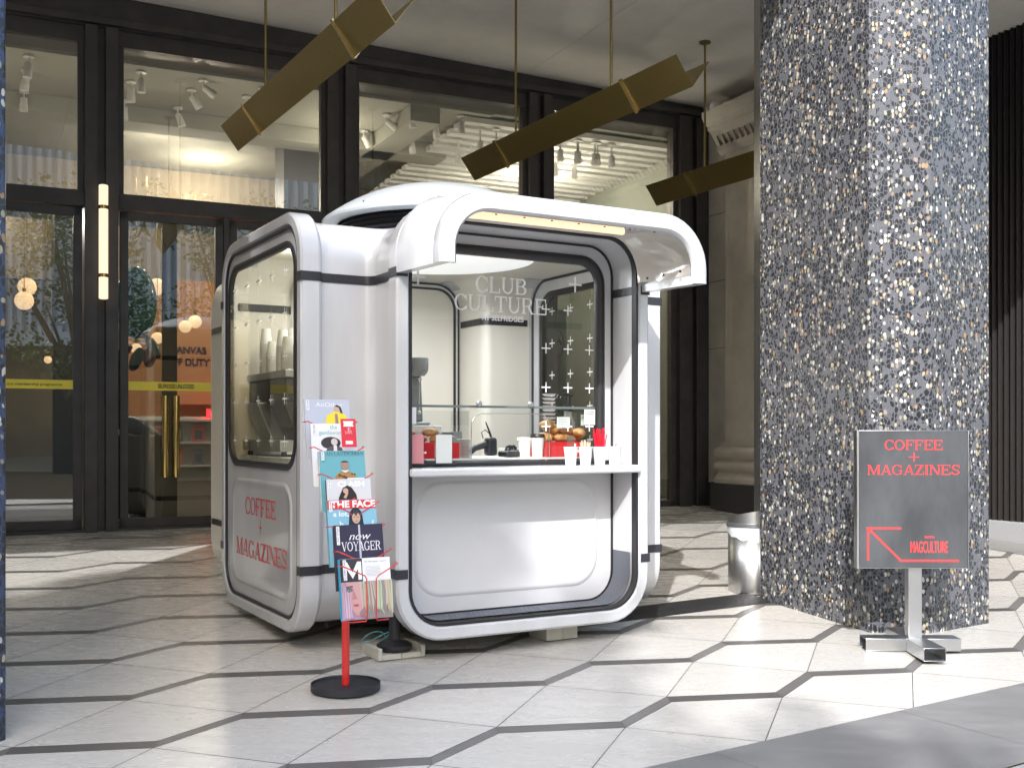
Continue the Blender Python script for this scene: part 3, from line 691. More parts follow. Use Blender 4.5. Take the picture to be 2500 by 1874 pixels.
# across the front tunnel wall
mb = MB(); mb.quad((.7135, -HK + .0, 1.89), (.7035, -PD, 1.89), (.7035, -PD, 1.939), (.7135, -HK + .0, 1.939))
mb.build('tape_band', M['tape'], kiosk, smooth=40)
# ---- awning: half frame over the front opening
def uloop(hw, off, zb, n=10, r=.275):
    z1 = 2.245 - off; rr = r - off; out = [(hw, zb)]
    for cx, a in ((hw - rr, 0), (-hw + rr, 90)):
        for i in range(n + 1): t = radians(a + 90 * i / n); out.append((cx + rr * cos(t), z1 - rr + rr * sin(t)))
    return out + [(-hw, zb)]
def aw(mb, secs, ring=True):
    loops = []
    for hw, off, d, zb, dz in secs: loops.append([(u, -d, z + (dz * (z - zb) / (2.245 - zb))) for u, z in uloop(hw, off, zb)])
    n = len(loops[0]); mb.loft(loops, closed=False, ring=ring)
    o = len(mb.v) - n * len(loops)
    if ring:
        mb.f.append(tuple(o + i * n for i in range(len(loops)))); mb.f.append(tuple(o + i * n + n - 1 for i in reversed(range(len(loops)))))
AD, AF = HK + .002, HK + .52
zb0, zb1 = 1.905, 1.895
mb = MB()
aw(mb, [(.803, -.003, AD, zb0, .075), (.803, -.003, AF - .10, zb1, .012), (.797, .003, AF - .09, zb1, .010), (.806, -.006, AF - .075, zb1, .010), (.806, -.006, AF - .012, zb1, 0), (.793, .007, AF, zb1, 0),
        (.728, .074, AF, zb1, 0), (.716, .086, AF - .012, zb1, 0), (.716, .086, AF - .03, zb1, 0), (.742, .06, AF - .034, zb1, 0), (.745, .057, AD + .03, zb0, .06), (.745, .057, AD, zb0, .07)])
awn = mb.build('awning', M['gel'], kiosk, smooth=45)
mb = MB(); aw(mb, [(.716, .086, AD + .0, zb0 + .05, .07), (.716, .086, AD + .03, zb0 + .05, .07), (.74, .062, AD + .07, zb0 + .05, .065), (.74, .062, AF - .07, zb1 + .05, .01), (.716, .086, AF - .032, zb1 + .05, .0)], ring=False)
mb.build('lining', mat('awning_lining', (.66, .62, .56), .12, coat=.8), awn, smooth=45)
mb = MB()
for i in range(7): mb.lathe([(.006, 0), (.006, .004)], 10, (-.48 + i * .16, -AF + .045, 2.151))
for d in (.1, .25, .4): mb.box(.708, .714, -AD - d - .006, -AD - d + .006, 1.965, 1.977)
for z in (2.05,): mb.box(.708, .714, -AF + .04, -AF + .05, z, z + .01)
mb.build('screw', M['black'], awn, smooth=40)
mb = MB(); mb.tube([(-.58, -AD - .27, 2.185), (.42, -AD - .27, 2.185)], .020, 14); mb.build('warm_glow_strip', mat('warm_glow_strip', (1, .70, .42), .4, emit=.35), awn, smooth=50)  # glowing tube added for the warm streak on the awning's underside
# ---- roof dome and vent
dome = empty('roof_dome', (0, 0, 2.28)); dome.parent = kiosk
mb = MB(); pr = []
for i in range(15): t = radians(90 * i / 14); pr.append((.725 * (1 - i / 14) + (.001 if i == 14 else 0), .145 + .235 * (1 - (1 - i / 14) ** 2.3)))
mb.lathe([(.64, .115), (.70, .112), (.73, .12), (.735, .135)] + pr, 96, close=False)
mb.build('dome_cap', mat('grey_white_dome', (.50, .54, .57), .3, coat=.3, var=.05), dome, smooth=50)
MB().lathe([(.60, -.05), (.60, .125)], 48).build('vent_collar', M['rubber'], dome, smooth=50)
mb = MB()
for z in (.03, .06, .09): mb.lathe([(.61, z), (.63, z + .008), (.61, z + .016)], 48, close=False)
mb.build('vent_louvre', M['plasticb'], dome, smooth=30)
mb = MB()
for a in (245, 205, 285): mb.lathe([(.012, 0), (.012, .025)], 12, (.68 * cos(radians(a)), .68 * sin(radians(a)), .155))
mb.build('dome_bolt', M['alu'], dome, smooth=40)
# ---- window writing on the front glass
tx = MB(); gz = -PD - .010
slab(tx, 'CLUB', .090, (-.055, gz, 1.872), (1, 0, 0), (0, 0, 1), (0, -1, 0), width=.335)
slab(tx, 'CULTURE', .090, (-.055, gz, 1.765), (1, 0, 0), (0, 0, 1), (0, -1, 0), width=.60)
sans(tx, 'AT SELFRIDGES', .030, (-.05, gz, 1.718), (1, 0, 0), (0, 0, 1), (0, -1, 0), width=.27, bold=.02)
mwin = mat('white_window_vinyl', (.86, .86, .84), .6)
tx.build('window_writing', mwin, kiosk, smooth=0)
def plus(c, ux, s=.044, w=.005, sy=1.0):
    ux = Vector(ux); z = Vector((0, 0, 1)); c = Vector(c)
    q = s * sy
    MB().add([c + ux * a_ + z * b_ for a_, b_ in ((-s, -w), (-w, -w), (-w, -q), (w, -q), (w, -w), (s, -w), (s, w), (w, w), (w, q), (-w, q), (-w, w), (-s, w))], [tuple(range(12))]).build('window_cross', mwin, kiosk, smooth=0)
for ux_ in (.235, .385, .535):
    for i in range(5):
        if ux_ < .5 or i: plus((ux_, gz, 1.80 - .225 * i - .0), (1, 0, 0), .03, .0035)
plus((.435, gz, 1.955), (1, 0, 0), .045, .006); plus((-.575, gz, 1.93), (1, 0, 0), .045, .006); plus((-.575, gz, .98), (1, 0, 0), .05, .006); plus((.435, gz, .98), (1, 0, 0), .045, .006)
for k_, sx in ((1, -1), (3, 1)):
    for a in range(5):
        for i in range(5): plus((sx * (LD + .012), .50 - a * .25, 1.98 - .235 * i), (0, 1, 0), .036, .0045, .85)
# ---- inside: floor, counters
MB().box(-1.08, 1.08, -.55, .55, .088, .10).box(-.55, .55, -.92, -.551, .088, .10).box(-.55, .55, .551, 1.08, .088, .10).build('kiosk_floor', M['black'], kiosk, smooth=0)
MB().box(-.69, .69, -PD + .03, -.42, .90, .945).build('counter', M['whitep'], kiosk, bevel=.004)
MB().box(-1.09, -.42, -.40, .69, .90, .945).build('counter', M['whitep'], kiosk, bevel=.004)
MB().box(-1.08, -.44, -.38, .68, .10, .898).build('counter_cabinet', M['whitep'], kiosk, smooth=0)
MB().box(-.50, -.24, -.56, -.36, .946, 1.13).build('counter_riser', M['whitep'], kiosk, bevel=.004)
# stickers on the glass
for a_, b_ in ((.50, .575), (-.62, -.585)): MB().quad((a_, gz, 1.135), (b_, gz, 1.135), (b_, gz, 1.225), (a_, gz, 1.225)).build('allergen_notice', M['paper'], kiosk, smooth=0)
tx = MB()
for cx in (.5375,):
    sans(tx, 'FOOD ALLERGIES', .009, (cx, gz - .001, 1.208), (1, 0, 0), (0, 0, 1), (0, -1, 0), width=.062, bold=.02)
    sans(tx, '& INTOLERANCES', .009, (cx, gz - .001, 1.194), (1, 0, 0), (0, 0, 1), (0, -1, 0), width=.062, bold=.02)
    for q in range(4): sans(tx, 'before you order please speak to staff', .006, (cx, gz - .001, 1.178 - q * .010), (1, 0, 0), (0, 0, 1), (0, -1, 0), width=.060)
tx.build('notice_writing', M['ink'], kiosk, smooth=0)
# ---- jacks and timber pads below
def jack(x, y, label):
    g = kw(KC[0] + x, KC[1] + y, 0); z0 = fz(g.x, g.y)
    j = empty('screw_jack', (g.x, g.y, z0 + .03), KT, label, 'jack', 'levelling jacks under the kiosk')
    MB().lathe([(.085, 0), (.095, .012), (.095, .03), (.07, .045), (.03, .055), (.028, .2)], 28).build('jack_foot', M['plasticb'], j, smooth=40)
    return z0
def pad(x, y, label, w=.22, full=True):
    g = kw(KC[0] + x, KC[1] + y, 0); z0 = fz(g.x, g.y)
    p = empty('timber_pad', (g.x, g.y, z0), KT, label, 'packing block', 'timber pads under the kiosk')
    MB().box(-w / 2, -.002, -.10, .10, 0, .027).build('board', M['block'], p, bevel=.002)
    MB().box(.002, w / 2, -.10, .10, 0, .027).build('board', M['block'], p, bevel=.002)
    for sx in (-1, 1): MB().box(sx * (w / 2 + .013) - .012, sx * (w / 2 + .013) + .012, -.10, .12, 0, .062).build('side_board', M['block'], p, bevel=.002)
jx, jy = -.70, -.92
jack(jx, jy, 'black jack foot standing in the timber pad nearest the magazine rack'); pad(jx, jy, 'pale timber pad with raised sides nearest the magazine rack')
g = kw(KC[0] + .30, KC[1] - .93, 0); z0 = fz(g.x, g.y)
p = empty('timber_pad', (g.x, g.y, z0), KT, 'pale timber pad under the middle of the serving front', 'packing block', 'timber pads under the kiosk')
MB().box(-.11, -.001, -.1, .1, 0, .11).build('board', M['block'], p, bevel=.003); MB().box(.001, .10, -.1, .1, 0, .11).build('board', M['block'], p, bevel=.003)
for x, y, l in ((-.7, .8, 'timber pad under the far left of the kiosk, in deep shade'), (.75, .8, 'timber pad under the far right of the kiosk, in deep shade')):
    jack(x, y, l.replace('timber pad', 'black jack')); pad(x, y, l)
cb = MB(); pts = []
for i in range(30):
    t = i / 29; x = -.95 + 1.5 * t; y = -.55 + .12 * sin(7 * t) ; g = kw(KC[0] + x, KC[1] + y, 0); pts.append((g.x, g.y, .38 + .03 * sin(9 * t) if 3 < i < 24 else .43))
cb.tube(pts, .012, 8); cb.tube([(a, b + .05, c - .015 + .01 * sin(k)) for k, (a, b, c) in enumerate(pts)], .011, 8)
tag(cb.build('power_cable', M['cable'], smooth=60), 'black power cables looping under the kiosk belly', 'cable')
cb = MB(); g0 = kw(KC[0] - .80, KC[1] - .85, 0)
cb.tube([(g0.x + .07 * cos(t) + .03 * t / 6, g0.y, .40 + .03 * sin(t * 1.3)) for t in [k * .45 for k in range(18)]], .003, 6)
tag(cb.build('rope_end', flat((.10, .35, .38)), smooth=60), 'thin teal cord dangling beneath the kiosk corner', 'cord')

# ================================================================== THINGS ON AND IN THE KIOSK
def kp(x, y, z): return kw(x + KC[0], y + KC[1], z + KC[2])   # kiosk-local point -> world
def kthing(name, x, y, z, label, cat, group=None, rz=0): return empty(name, kp(x, y, z), KT + rz, label, cat, group)
CUPP = [(.029, 0), (.0295, .002), (.0405, .100), (.0425, .103), (.0425, .106), (.040, .106), (.0385, .103), (.028, .004)]
def cup(name, x, y, z, label, h=1.0, group='white cups on the serving shelf', cat='cup'):
    o = kthing(name, x, y, z, label, cat, group); MB().lathe([(r * .98, zz * h) for r, zz in CUPP], 28, close=False).build('cup_body', M['cup'], o, smooth=50); return o
SZ = .902; sy = -HK + .045
o = cup('paper_cup', .285, sy, SZ, 'white paper cup of forks on the serving shelf, first from the left of four')
for i in range(5):
    x = -.018 + i * .009
    mb = MB(); mb.tube([(x * .5, 0, .02), (x, .004, .118), (x * 1.2, .002, .15)], .0018, 5)
    for q in (-.004, -.0013, .0013, .004): mb.box(x * 1.2 + q - .0006, x * 1.2 + q + .0006, 0, .002, .145, .168)
    tag(mb.build('wooden_fork', M['bark'], smooth=40, loc=kp(.285, sy, SZ), rz=KT), 'small dark wooden fork standing in the first shelf cup', 'fork', 'forks in the first shelf cup')
cup('paper_cup', .385, sy, SZ, 'white paper cup packed with wooden stirrers on the shelf')
for i in range(22):
    a = rnd.uniform(0, 6.28); r = rnd.uniform(0, .030); h = rnd.uniform(.125, .145)
    mb = MB(); x0, y0, x1, y1 = .4 * r * cos(a), .4 * r * sin(a), r * 1.2 * cos(a), r * 1.0 * sin(a)
    mb.loft([[(x0 - .0028, y0, .01), (x0 + .0028, y0, .01), (x0 + .0028, y0 + .001, .01), (x0 - .0028, y0 + .001, .01)], [(x1 - .0028, y1, h), (x1 + .0028, y1, h), (x1 + .0028, y1 + .001, h), (x1 - .0028, y1 + .001, h)]], cap0=True, cap1=True)
    tag(mb.build('wooden_stirrer', M['stick'], smooth=0, loc=kp(.385, sy, SZ), rz=KT), 'pale flat wooden stirrer standing in the second shelf cup', 'stirrer', 'stirrers in the second shelf cup')
cup('paper_cup', .483, sy, SZ, 'white paper cup holding red straws on the shelf')
for i in range(24):
    a = rnd.uniform(0, 6.28); r = rnd.uniform(.01, .05); h = rnd.uniform(.175, .215)
    mb = MB(); mb.tube([(.3 * r * cos(a), .3 * r * sin(a), .006), (r * 1.25 * cos(a), .7 * r * sin(a), h)], .0032, 7, caps=False)
    tag(mb.build('red_straw', M['straw'], smooth=60, loc=kp(.483, sy, SZ), rz=KT), 'red drinking straw fanned out in the third shelf cup', 'straw', 'straws in the third shelf cup')
cup('paper_cup', .585, sy, SZ, 'white paper cup with one dark stick in it at the right end of the shelf')
tag(MB().tube([(.0, 0, .01), (.012, 0, .125)], .002, 6).build('coffee_stick', M['bark'], smooth=40, loc=kp(.585, sy, SZ), rz=KT), 'single dark stick leaning in the last shelf cup', 'stick')
# acrylic holders on the shelf
for x, w, lab, fill in ((-.655, .085, 'clear acrylic menu holder with pink sheet at the left end of the serving shelf', flat((.75, .30, .32))), (-.50, .11, 'clear acrylic menu holder with a white sheet, right of the other holder', M['paper'])):
    a = kthing('menu_holder', x, sy + .02, SZ, lab, 'menu holder', 'acrylic menu holders on the shelf', rz=-.15)
    MB().box(-w / 2, w / 2, -.035, .035, 0, .022).build('holder_foot', M['acry'], a, bevel=.002)
    MB().box(-w * .45, w * .45, -.012, -.009, .022, .19).box(-w * .45, w * .45, .009, .012, .022, .19).box(-w * .45, -w * .43, -.009, .009, .022, .19).box(w * .43, w * .45, -.009, .009, .022, .19).build('holder_wall', M['acry'], a, smooth=0)
    MB().box(-w * .40, w * .40, -.003, .003, .025, .175).build('sheet', fill, a, smooth=0)
CZ = .945                                         # counter top inside
cy0 = -PD + .14
def tray(x0, x1, lab):
    t = kthing('red_tray', (x0 + x1) / 2, cy0, CZ, lab, 'tray', 'red pastry boxes on the counter'); w = (x1 - x0) / 2
    MB().box(-w, w, -.10, .10, 0, .004).box(-w, w, -.10, -.096, .004, .088).box(-w, w, .096, .10, .004, .088).box(-w, -w + .004, -.096, .096, .004, .088).box(w - .004, w, -.096, .096, .004, .088).build('tray_body', M['redp'], t, bevel=.001)
    return t
tray(-.66, -.30, 'red pastry box at the left end of the counter'); tray(.275, .56, 'red pastry box at the right end of the counter')
def bun(x, y, z, L, w, lab, grp, a=0, curve=.0, m='pastry'):
    secs = []; n = 15
    for i in range(n + 1):
        t = i / n; u = (t - .5) * 2; r = w * sqrt(max(.0005, 1 - abs(u) ** 2.2)) * (1 + .16 * (1 if int(t * 9) % 2 else -.3) * (1 - abs(u)))
        cx = u * L; cyy = curve * u * u
        secs.append([(cx, cyy + r * cos(2 * pi * k / 14), r * .85 * sin(2 * pi * k / 14)) for k in range(14)])
    o = MB().loft(secs, cap0=True, cap1=True).build('pastry' if m == 'pastry' else 'bread_twist', M[m], smooth=60, loc=kp(x, y, z), rz=KT + a)
    tag(o, lab, 'pastry', grp); return o
for i, (x, y, z, a) in enumerate([(-.60, -.02, .10, .3), (-.50, .03, .105, -.4), (-.40, -.02, .10, .5), (-.56, .05, .14, 0), (-.45, -.04, .145, .2), (-.36, .03, .11, -.6)]):
    bun(x, cy0 + y, CZ + z, .060, .026, 'sugar dusted twisted pastry heaped in the left red box', 'pastries in the left box', a)
for i, (x, y, z, a) in enumerate([(.30, -.04, .11, .4), (.36, .03, .12, -.2), (.43, -.03, .115, .7), (.50, .02, .11, -.5), (.40, 0, .165, .1), (.46, -.02, .16, .9), (.34, .0, .19, 1.3), (.54, -.03, .14, 1.6)]):
    bun(x, cy0 + y, CZ + z, .072, .034, 'golden croissant heaped in the right red box', 'croissants in the right box', a, .03)
# clear guards over the trays
def guard(x0, x1, lab):
    g = kthing('pastry_guard', (x0 + x1) / 2, cy0, CZ, lab, 'display box', 'clear pastry display boxes'); w = (x1 - x0) / 2
    mb = MB()
    for a, b, c, d in ((-w, w, -.115, -.112), (-w, -w + .003, -.112, .11), (w - .003, w, -.112, .11)): mb.box(a, b, c, d, 0, .265)
    mb.build('guard_wall', M['acry'], g, smooth=0); return g
guard(-.665, -.245, 'clear display box round the pastries at the left of the counter'); guard(.26, .565, 'clear display box round the croissants at the right of the counter')
mb = MB()
pts = [(-.24, 0, 0), (-.24, 0, .18)] + [(-.24 + .07 * (1 - cos(radians(a))), 0, .18 + .07 * sin(radians(a))) for a in range(10, 91, 10)] + [(.17, 0, .25)] + [(.20 + .07 * sin(radians(a)), 0, .18 + .07 * cos(radians(a))) for a in range(10, 91, 10)] + [(.27, 0, 0)]
mb.tube(pts, .0025, 6)
tag(mb.build('wire_arch', M['alu'], smooth=60, loc=kp(0, cy0 - .13, CZ), rz=KT), 'thin clear arch over the middle of the counter', 'frame')
gl = kthing('glass_shelf', 0, cy0 - .03, CZ + .285, 'horizontal glass shelf with steel studs across the serving window', 'shelf')
MB().box(-.66, .59, -.10, .06, 0, .008).build('shelf_glass', glass_mat('green_edge_glass', (.72, .80, .76), 1, 1.5, add=.06), gl, smooth=0)
MB().box(-.66, .59, -.104, -.1005, -.003, .010).build('shelf_edge', mat('grey_green_edge', (.16, .19, .19), .3), gl, smooth=0)
for x in (-.195, .14): MB().lathe([(.004, 0), (.016, .002), (.016, .014), (.008, .018)], 16, T=lambda p, x=x: (x + p[0], -.10 - p[2], .02 + p[1])).build('glass_stud', M['steel'], gl, smooth=40)
# price cards
for x, y, z, lab, w in ((-.60, -.07, .205, 'white price card on a ring among the left pastries', .075), (.385, -.10, .20, 'white price card in front of the croissants', .085), (.55, -.08, .215, 'small white price card at the right end of the croissants', .055)):
    pc = kthing('price_card', x, cy0 + y, CZ + z, lab, 'price card', 'price cards in the pastry boxes', rz=-.1)
    MB().box(-w / 2, w / 2, -.001, .001, -.03, .035).build('card', M['paper'], pc, smooth=0)
    mb = MB(); mb.tube([(.012 * cos(t), -.003, -.036 + .012 * sin(t)) for t in [k * pi / 8 for k in range(17)]], .0012, 5); mb.build('card_ring', M['steel'], pc, smooth=60)
    mb = MB()
    for q in range(4): mb.box(-w * .4, w * (.3 - .1 * (q % 2)), -.0016, -.0012, .024 - q * .010, .0255 - q * .010)
    mb.build('card_print', flat((.25, .25, .26)), pc, smooth=0)
# till things
def poly_tube(name, pts, r, m, loc, lab, cat, grp=None): return tag(MB().tube(pts, r, 10).build(name, m, smooth=60, loc=loc, rz=KT), lab, cat, grp)
sc_ = kthing('barcode_scanner', -.07, cy0 + .02, CZ, 'black handheld scanner with a curly lead lying on the counter', 'scanner')
MB().tube([(-.10, 0, .03), (-.07, 0, .055), (-.02, 0, .07), (.02, 0, .075)], [.016, .019, .021, .024], 12).build('scanner_handle', M['plasticb'], sc_, smooth=60)
MB().box(.0, .065, -.032, .032, .01, .115).build('scanner_stand', M['plasticb'], sc_, bevel=.018, seg=3)
MB().tube([(-.005, .02, .11), (-.01, .03, .145), (.015, .035, .16), (.04, .03, .14), (.05, .02, .10)], .003, 6).tube([(.045, .02, .12), (.03, .03, .17), (.02, .035, .205), (.045, .03, .15), (.07, .02, .07), (.08, .01, .02)], .003, 6).build('scanner_lead', M['cable'], sc_, smooth=60)
ct = kthing('card_terminal', .075, cy0 + .0, CZ, 'dark card payment terminal lying beside the scanner', 'card terminal', rz=.3)
MB().box(-.055, .06, -.04, .04, .005, .035).build('terminal_body', M['plasticb'], ct, bevel=.008); MB().box(.06, .13, -.028, .028, .015, .045).build('terminal_head', mat('dark_grey_plastic', (.07, .07, .08), .4), ct, bevel=.01)
mb = MB()
for i in range(4):
    for j in range(3): mb.box(-.045 + i * .022, -.031 + i * .022, -.03 + j * .02, -.016 + j * .02, .0355, .038)
mb.build('keypad', flat((.35, .35, .36)), ct, smooth=0)
for i in range(2): MB().tube([(0, 0, .03), (.01, 0, .06), (.04, 0, .065), (.06, 0, .05)], .008, 8).build('terminal_cover', M['plasticb'], ct, smooth=60, loc=(-.02 + i * .03, .01, 0))
st_ = kthing('lid_stack', -.215, cy0 + .0, CZ, 'stack of clear ribbed plastic lids beside the left pastry box', 'lids')
for i in range(14): MB().lathe([(.030, 0), (.040, .002), (.040, .0045), (.028, .006)], 20).build('lid', mat('clear_lid', (.62, .64, .64), .2) if i == 0 else bpy.data.materials['clear_lid'], st_, smooth=30, loc=(0, 0, i * .0078))
def lidded(x, y, lab, lidm, h):
    o = kthing('takeaway_cup', x, y, CZ, lab, 'cup', 'takeaway cups with lids on the counter'); MB().lathe([(r, z * h) for r, z in CUPP], 28, close=False).build('cup_body', M['cup'], o, smooth=50)
    MB().lathe([(.044, .100 * h), (.0445, .106 * h), (.041, .112 * h), (.040, .119 * h), (.034, .119 * h)], 28).build('cup_lid', lidm, o, smooth=40)
lidded(.165, cy0 - .02, 'small takeaway cup with a white lid on the counter', M['whitep'], .98); lidded(.235, cy0 - .055, 'taller takeaway cup with a black lid beside the croissants', M['plasticb'], 1.15)
np_ = kthing('napkin_stack', .14, cy0 + .09, CZ, 'stack of white napkins behind the small lidded cup', 'napkins')
for i in range(6): MB().box(-.06, .06, -.05, .05, 0, .007).build('napkin', M['paper'], np_, bevel=.002, loc=(rnd.uniform(-.004, .004), 0, i * .009), rz=rnd.uniform(-.08, .08))
sp_ = kthing('steel_box', -.17, -.50, CZ, 'open metal box behind the left pastries', 'box')
MB().box(-.09, .09, -.005, 0, 0, .15).box(-.09, -.085, .0, .1, 0, .15).box(.085, .09, 0, .1, 0, .15).build('box_wall', M['alu'], sp_, bevel=.002)
MB().tube([(-.05, -.02, .02), (-.03, -.02, .10), (.02, -.02, .12), (.06, -.02, .10), (.08, -.02, .02)], .006, 8).build('box_handle', M['steel'], sp_, smooth=60)
# milkshake mixer on the riser
mx_ = kthing('drink_mixer', -.35, -.47, 1.132, 'grey upright milkshake mixer with a steel spindle', 'mixer')
MB().box(-.07, .07, -.02, .10, 0, .02).build('mixer_base', mat('grey_enamel', (.22, .23, .23), .35), mx_, bevel=.01)
MB().loft([[(-.04, .02, .02), (.04, .02, .02), (.04, .08, .02), (-.04, .08, .02)], [(-.032, .03, .30), (.032, .03, .30), (.032, .08, .30), (-.032, .08, .30)]], cap0=True, cap1=True).build('mixer_column', bpy.data.materials['grey_enamel'], mx_, bevel=.01)
MB().lathe([(.035, 0), (.05, .02), (.055, .03), (.058, .045), (.058, .10), (.055, .105)], 24, (0, .0, .29)).build('mixer_head', bpy.data.materials['grey_enamel'], mx_, smooth=40)
MB().tube([(0, -.01, .30), (0, -.01, .08)], .004, 8).ball((0, -.01, .075), .012).ball((0, -.01, .27), .014).build('spindle', M['steel'], mx_, smooth=60)
# espresso machine along the left window
em = kthing('espresso_machine', -.86, .27, CZ, 'dark and steel espresso machine on the counter behind the side window', 'coffee machine')
MB().box(-.19, .20, -.40, .40, .47, .515).build('cup_rail', M['steel'], em, bevel=.006)
MB().box(-.18, .18, -.38, .38, .33, .469).build('machine_body', mat('smoky_steel', (.10, .09, .08), .22, metal=.8), em, bevel=.01)
MB().box(-.22, .22, -.39, .39, .03, .10).build('drip_tray', M['steel'], em, bevel=.006)
MB().loft([[(-.20, -.38, .33), (-.20, -.10, .33), (.16, -.10, .33), (.16, -.38, .33)], [(-.10, -.36, .10), (-.10, -.12, .10), (.12, -.12, .10), (.12, -.36, .10)]], cap0=True, cap1=True).build('side_panel', bpy.data.materials['smoky_steel'], em, bevel=.006)
MB().loft([[(-.22, .06, .33), (-.22, .36, .33), (.16, .36, .33), (.16, .06, .33)], [(-.12, .08, .10), (-.12, .33, .10), (.12, .33, .10), (.12, .08, .10)]], cap0=True, cap1=True).build('side_panel', M['steel'], em, bevel=.006)
for y in (-.35, .35):
    for x in (-.18, .18): MB().lathe([(.02, 0), (.016, .03)], 12, (x, y, 0)).build('machine_foot', M['plasticb'], em, smooth=40)
cups_at = [(-.95, .575, 21, 0), (-.86, .56, 12, 0), (-.94, .47, 12, 1), (-.93, .29, 18, 0), (-.93, .19, 13, 0), (-.84, .36, 20, 1), (-.90, .05, 17, 2), (-.82, .12, 19, 2)]
for q, (x, y, n, _) in enumerate(cups_at):
    zb = CZ + .516
    for i in range(n):
        o = MB().lathe([(.042, 0), (.0425, .003), (.040, .004), (.028, .098), (.0275, .10)] if i == n - 1 else [(.042, 0), (.0425, .003), (.040, .004), (.0395, .0095)], 18, close=(i == n - 1)) if i in (0, n - 1) else None
        if o is not None:
            o = o.build('stacked_cup', M['cup'], smooth=30); keep = o
        else:
            o = keep.copy(); C.objects.link(o)
        o.location = kp(x, y, zb + i * .0098); o.rotation_euler = (0, 0, KT)
        tag(o, 'upturned white paper cup nested in a tall stack on the coffee machine', 'cup', 'nested cups stacked on the coffee machine')
for i, (x, y) in enumerate(((-.02, .30), (.06, .33))):
    b = kthing('syrup_bottle', .595 + .07 * i, -.60 + .07 * i, CZ, ('dark pump bottle standing by the right window gasket', 'second dark pump bottle, behind the first')[i], 'bottle', 'pump bottles')
    b.scale = (1.2, 1.2, 1.32)
    MB().lathe([(.03, 0), (.032, .01), (.032, .15), (.012, .19), (.012, .21)], 18).build('bottle_body', mat('clear_syrup', (.35, .36, .34), .2) if i == 0 else bpy.data.materials['clear_syrup'], b, smooth=40)
    MB().lathe([(.016, .21), (.016, .235), (.006, .24), (.006, .28)], 14).tube([(.02, 0, .285), (-.01, 0, .29), (-.05, 0, .282), (-.055, 0, .27)], .006, 8).build('pump', M['plasticb'], b, smooth=50)
kstack = None
for i in range(14):
    if i == 0: kstack = MB().lathe([(.036, 0), (.044, .012), (.046, .013)], 18, close=False).build('plastic_cup', bpy.data.materials['clear_lid'], smooth=30); o = kstack
    else: o = kstack.copy(); C.objects.link(o)
    o.location = kp(.52, -.52, CZ + i * .024 + .06); o.rotation_euler = (0, 0, KT); tag(o, 'clear plastic cup in the stack behind the pump bottle', 'cup', 'clear cups stacked by the right window')

# ================================================================== MAGAZINE RACK
rx, ry = -.793, 5.175; rz0 = fz(rx, ry)
rack = empty('magazine_rack', (rx, ry, rz0), KT, 'red wire magazine rack on a pole with a round black foot', 'magazine rack')
MB().lathe([(.158, 0), (.165, .004), (.165, .036), (.160, .036), (.158, .026), (.02, .024)], 56).build('rack_foot', M['baseb'], rack, smooth=40)
MB().lathe([(.0185, .025), (.0185, .62), (.0185, .80)], 20).build('pole', M['red'], rack, smooth=60)
MB().box(-.006, .03, .0, .004, .02, .0265).build('foot_slot', M['black'], rack, smooth=0)
# pockets: (world x, world y, top z, height, width)
mags = []
for uc, tpx, t_, w_, h_ in ((806, 975, 5.25, .225, .29), (822, 1034, 5.17, .225, .30), (843, 1101, 5.09, .225, .285), (859, 1170, 5.01, .215, .28), (867, 1221, 4.93, .235, .30), (884, 1282, 4.85, .23, .29), (899, 1364, 4.76, .235, .265)):
    mags.append(((uc - 1250) / 2650 * t_, t_, 1.5 + (1055 - tpx) / 2650 * t_, w_, h_))
def rl(v): d = Vector(v) - Vector((rx, ry, rz0)); return (d.dot(KX), d.dot(KY), d.z)
mb = MB(); a = Vector(rl((mags[0][0], mags[0][1] + .11, mags[0][2] - .05))); b = Vector(rl((mags[-1][0], mags[-1][1] + .13, mags[-1][2] - .24)))
mb.add([(a.x - .03, a.y, a.z), (a.x + .03, a.y, a.z), (b.x + .02, b.y, b.z), (b.x - .10, b.y, b.z), (a.x - .03, a.y + .01, a.z), (a.x + .03, a.y + .01, a.z), (b.x + .02, b.y + .01, b.z), (b.x - .10, b.y + .01, b.z)],
       [(0, 1, 2, 3), (7, 6, 5, 4), (0, 4, 5, 1), (1, 5, 6, 2), (2, 6, 7, 3), (3, 7, 4, 0)])
mb.build('back_plate', M['red'], rack, smooth=0)
TILT = .16
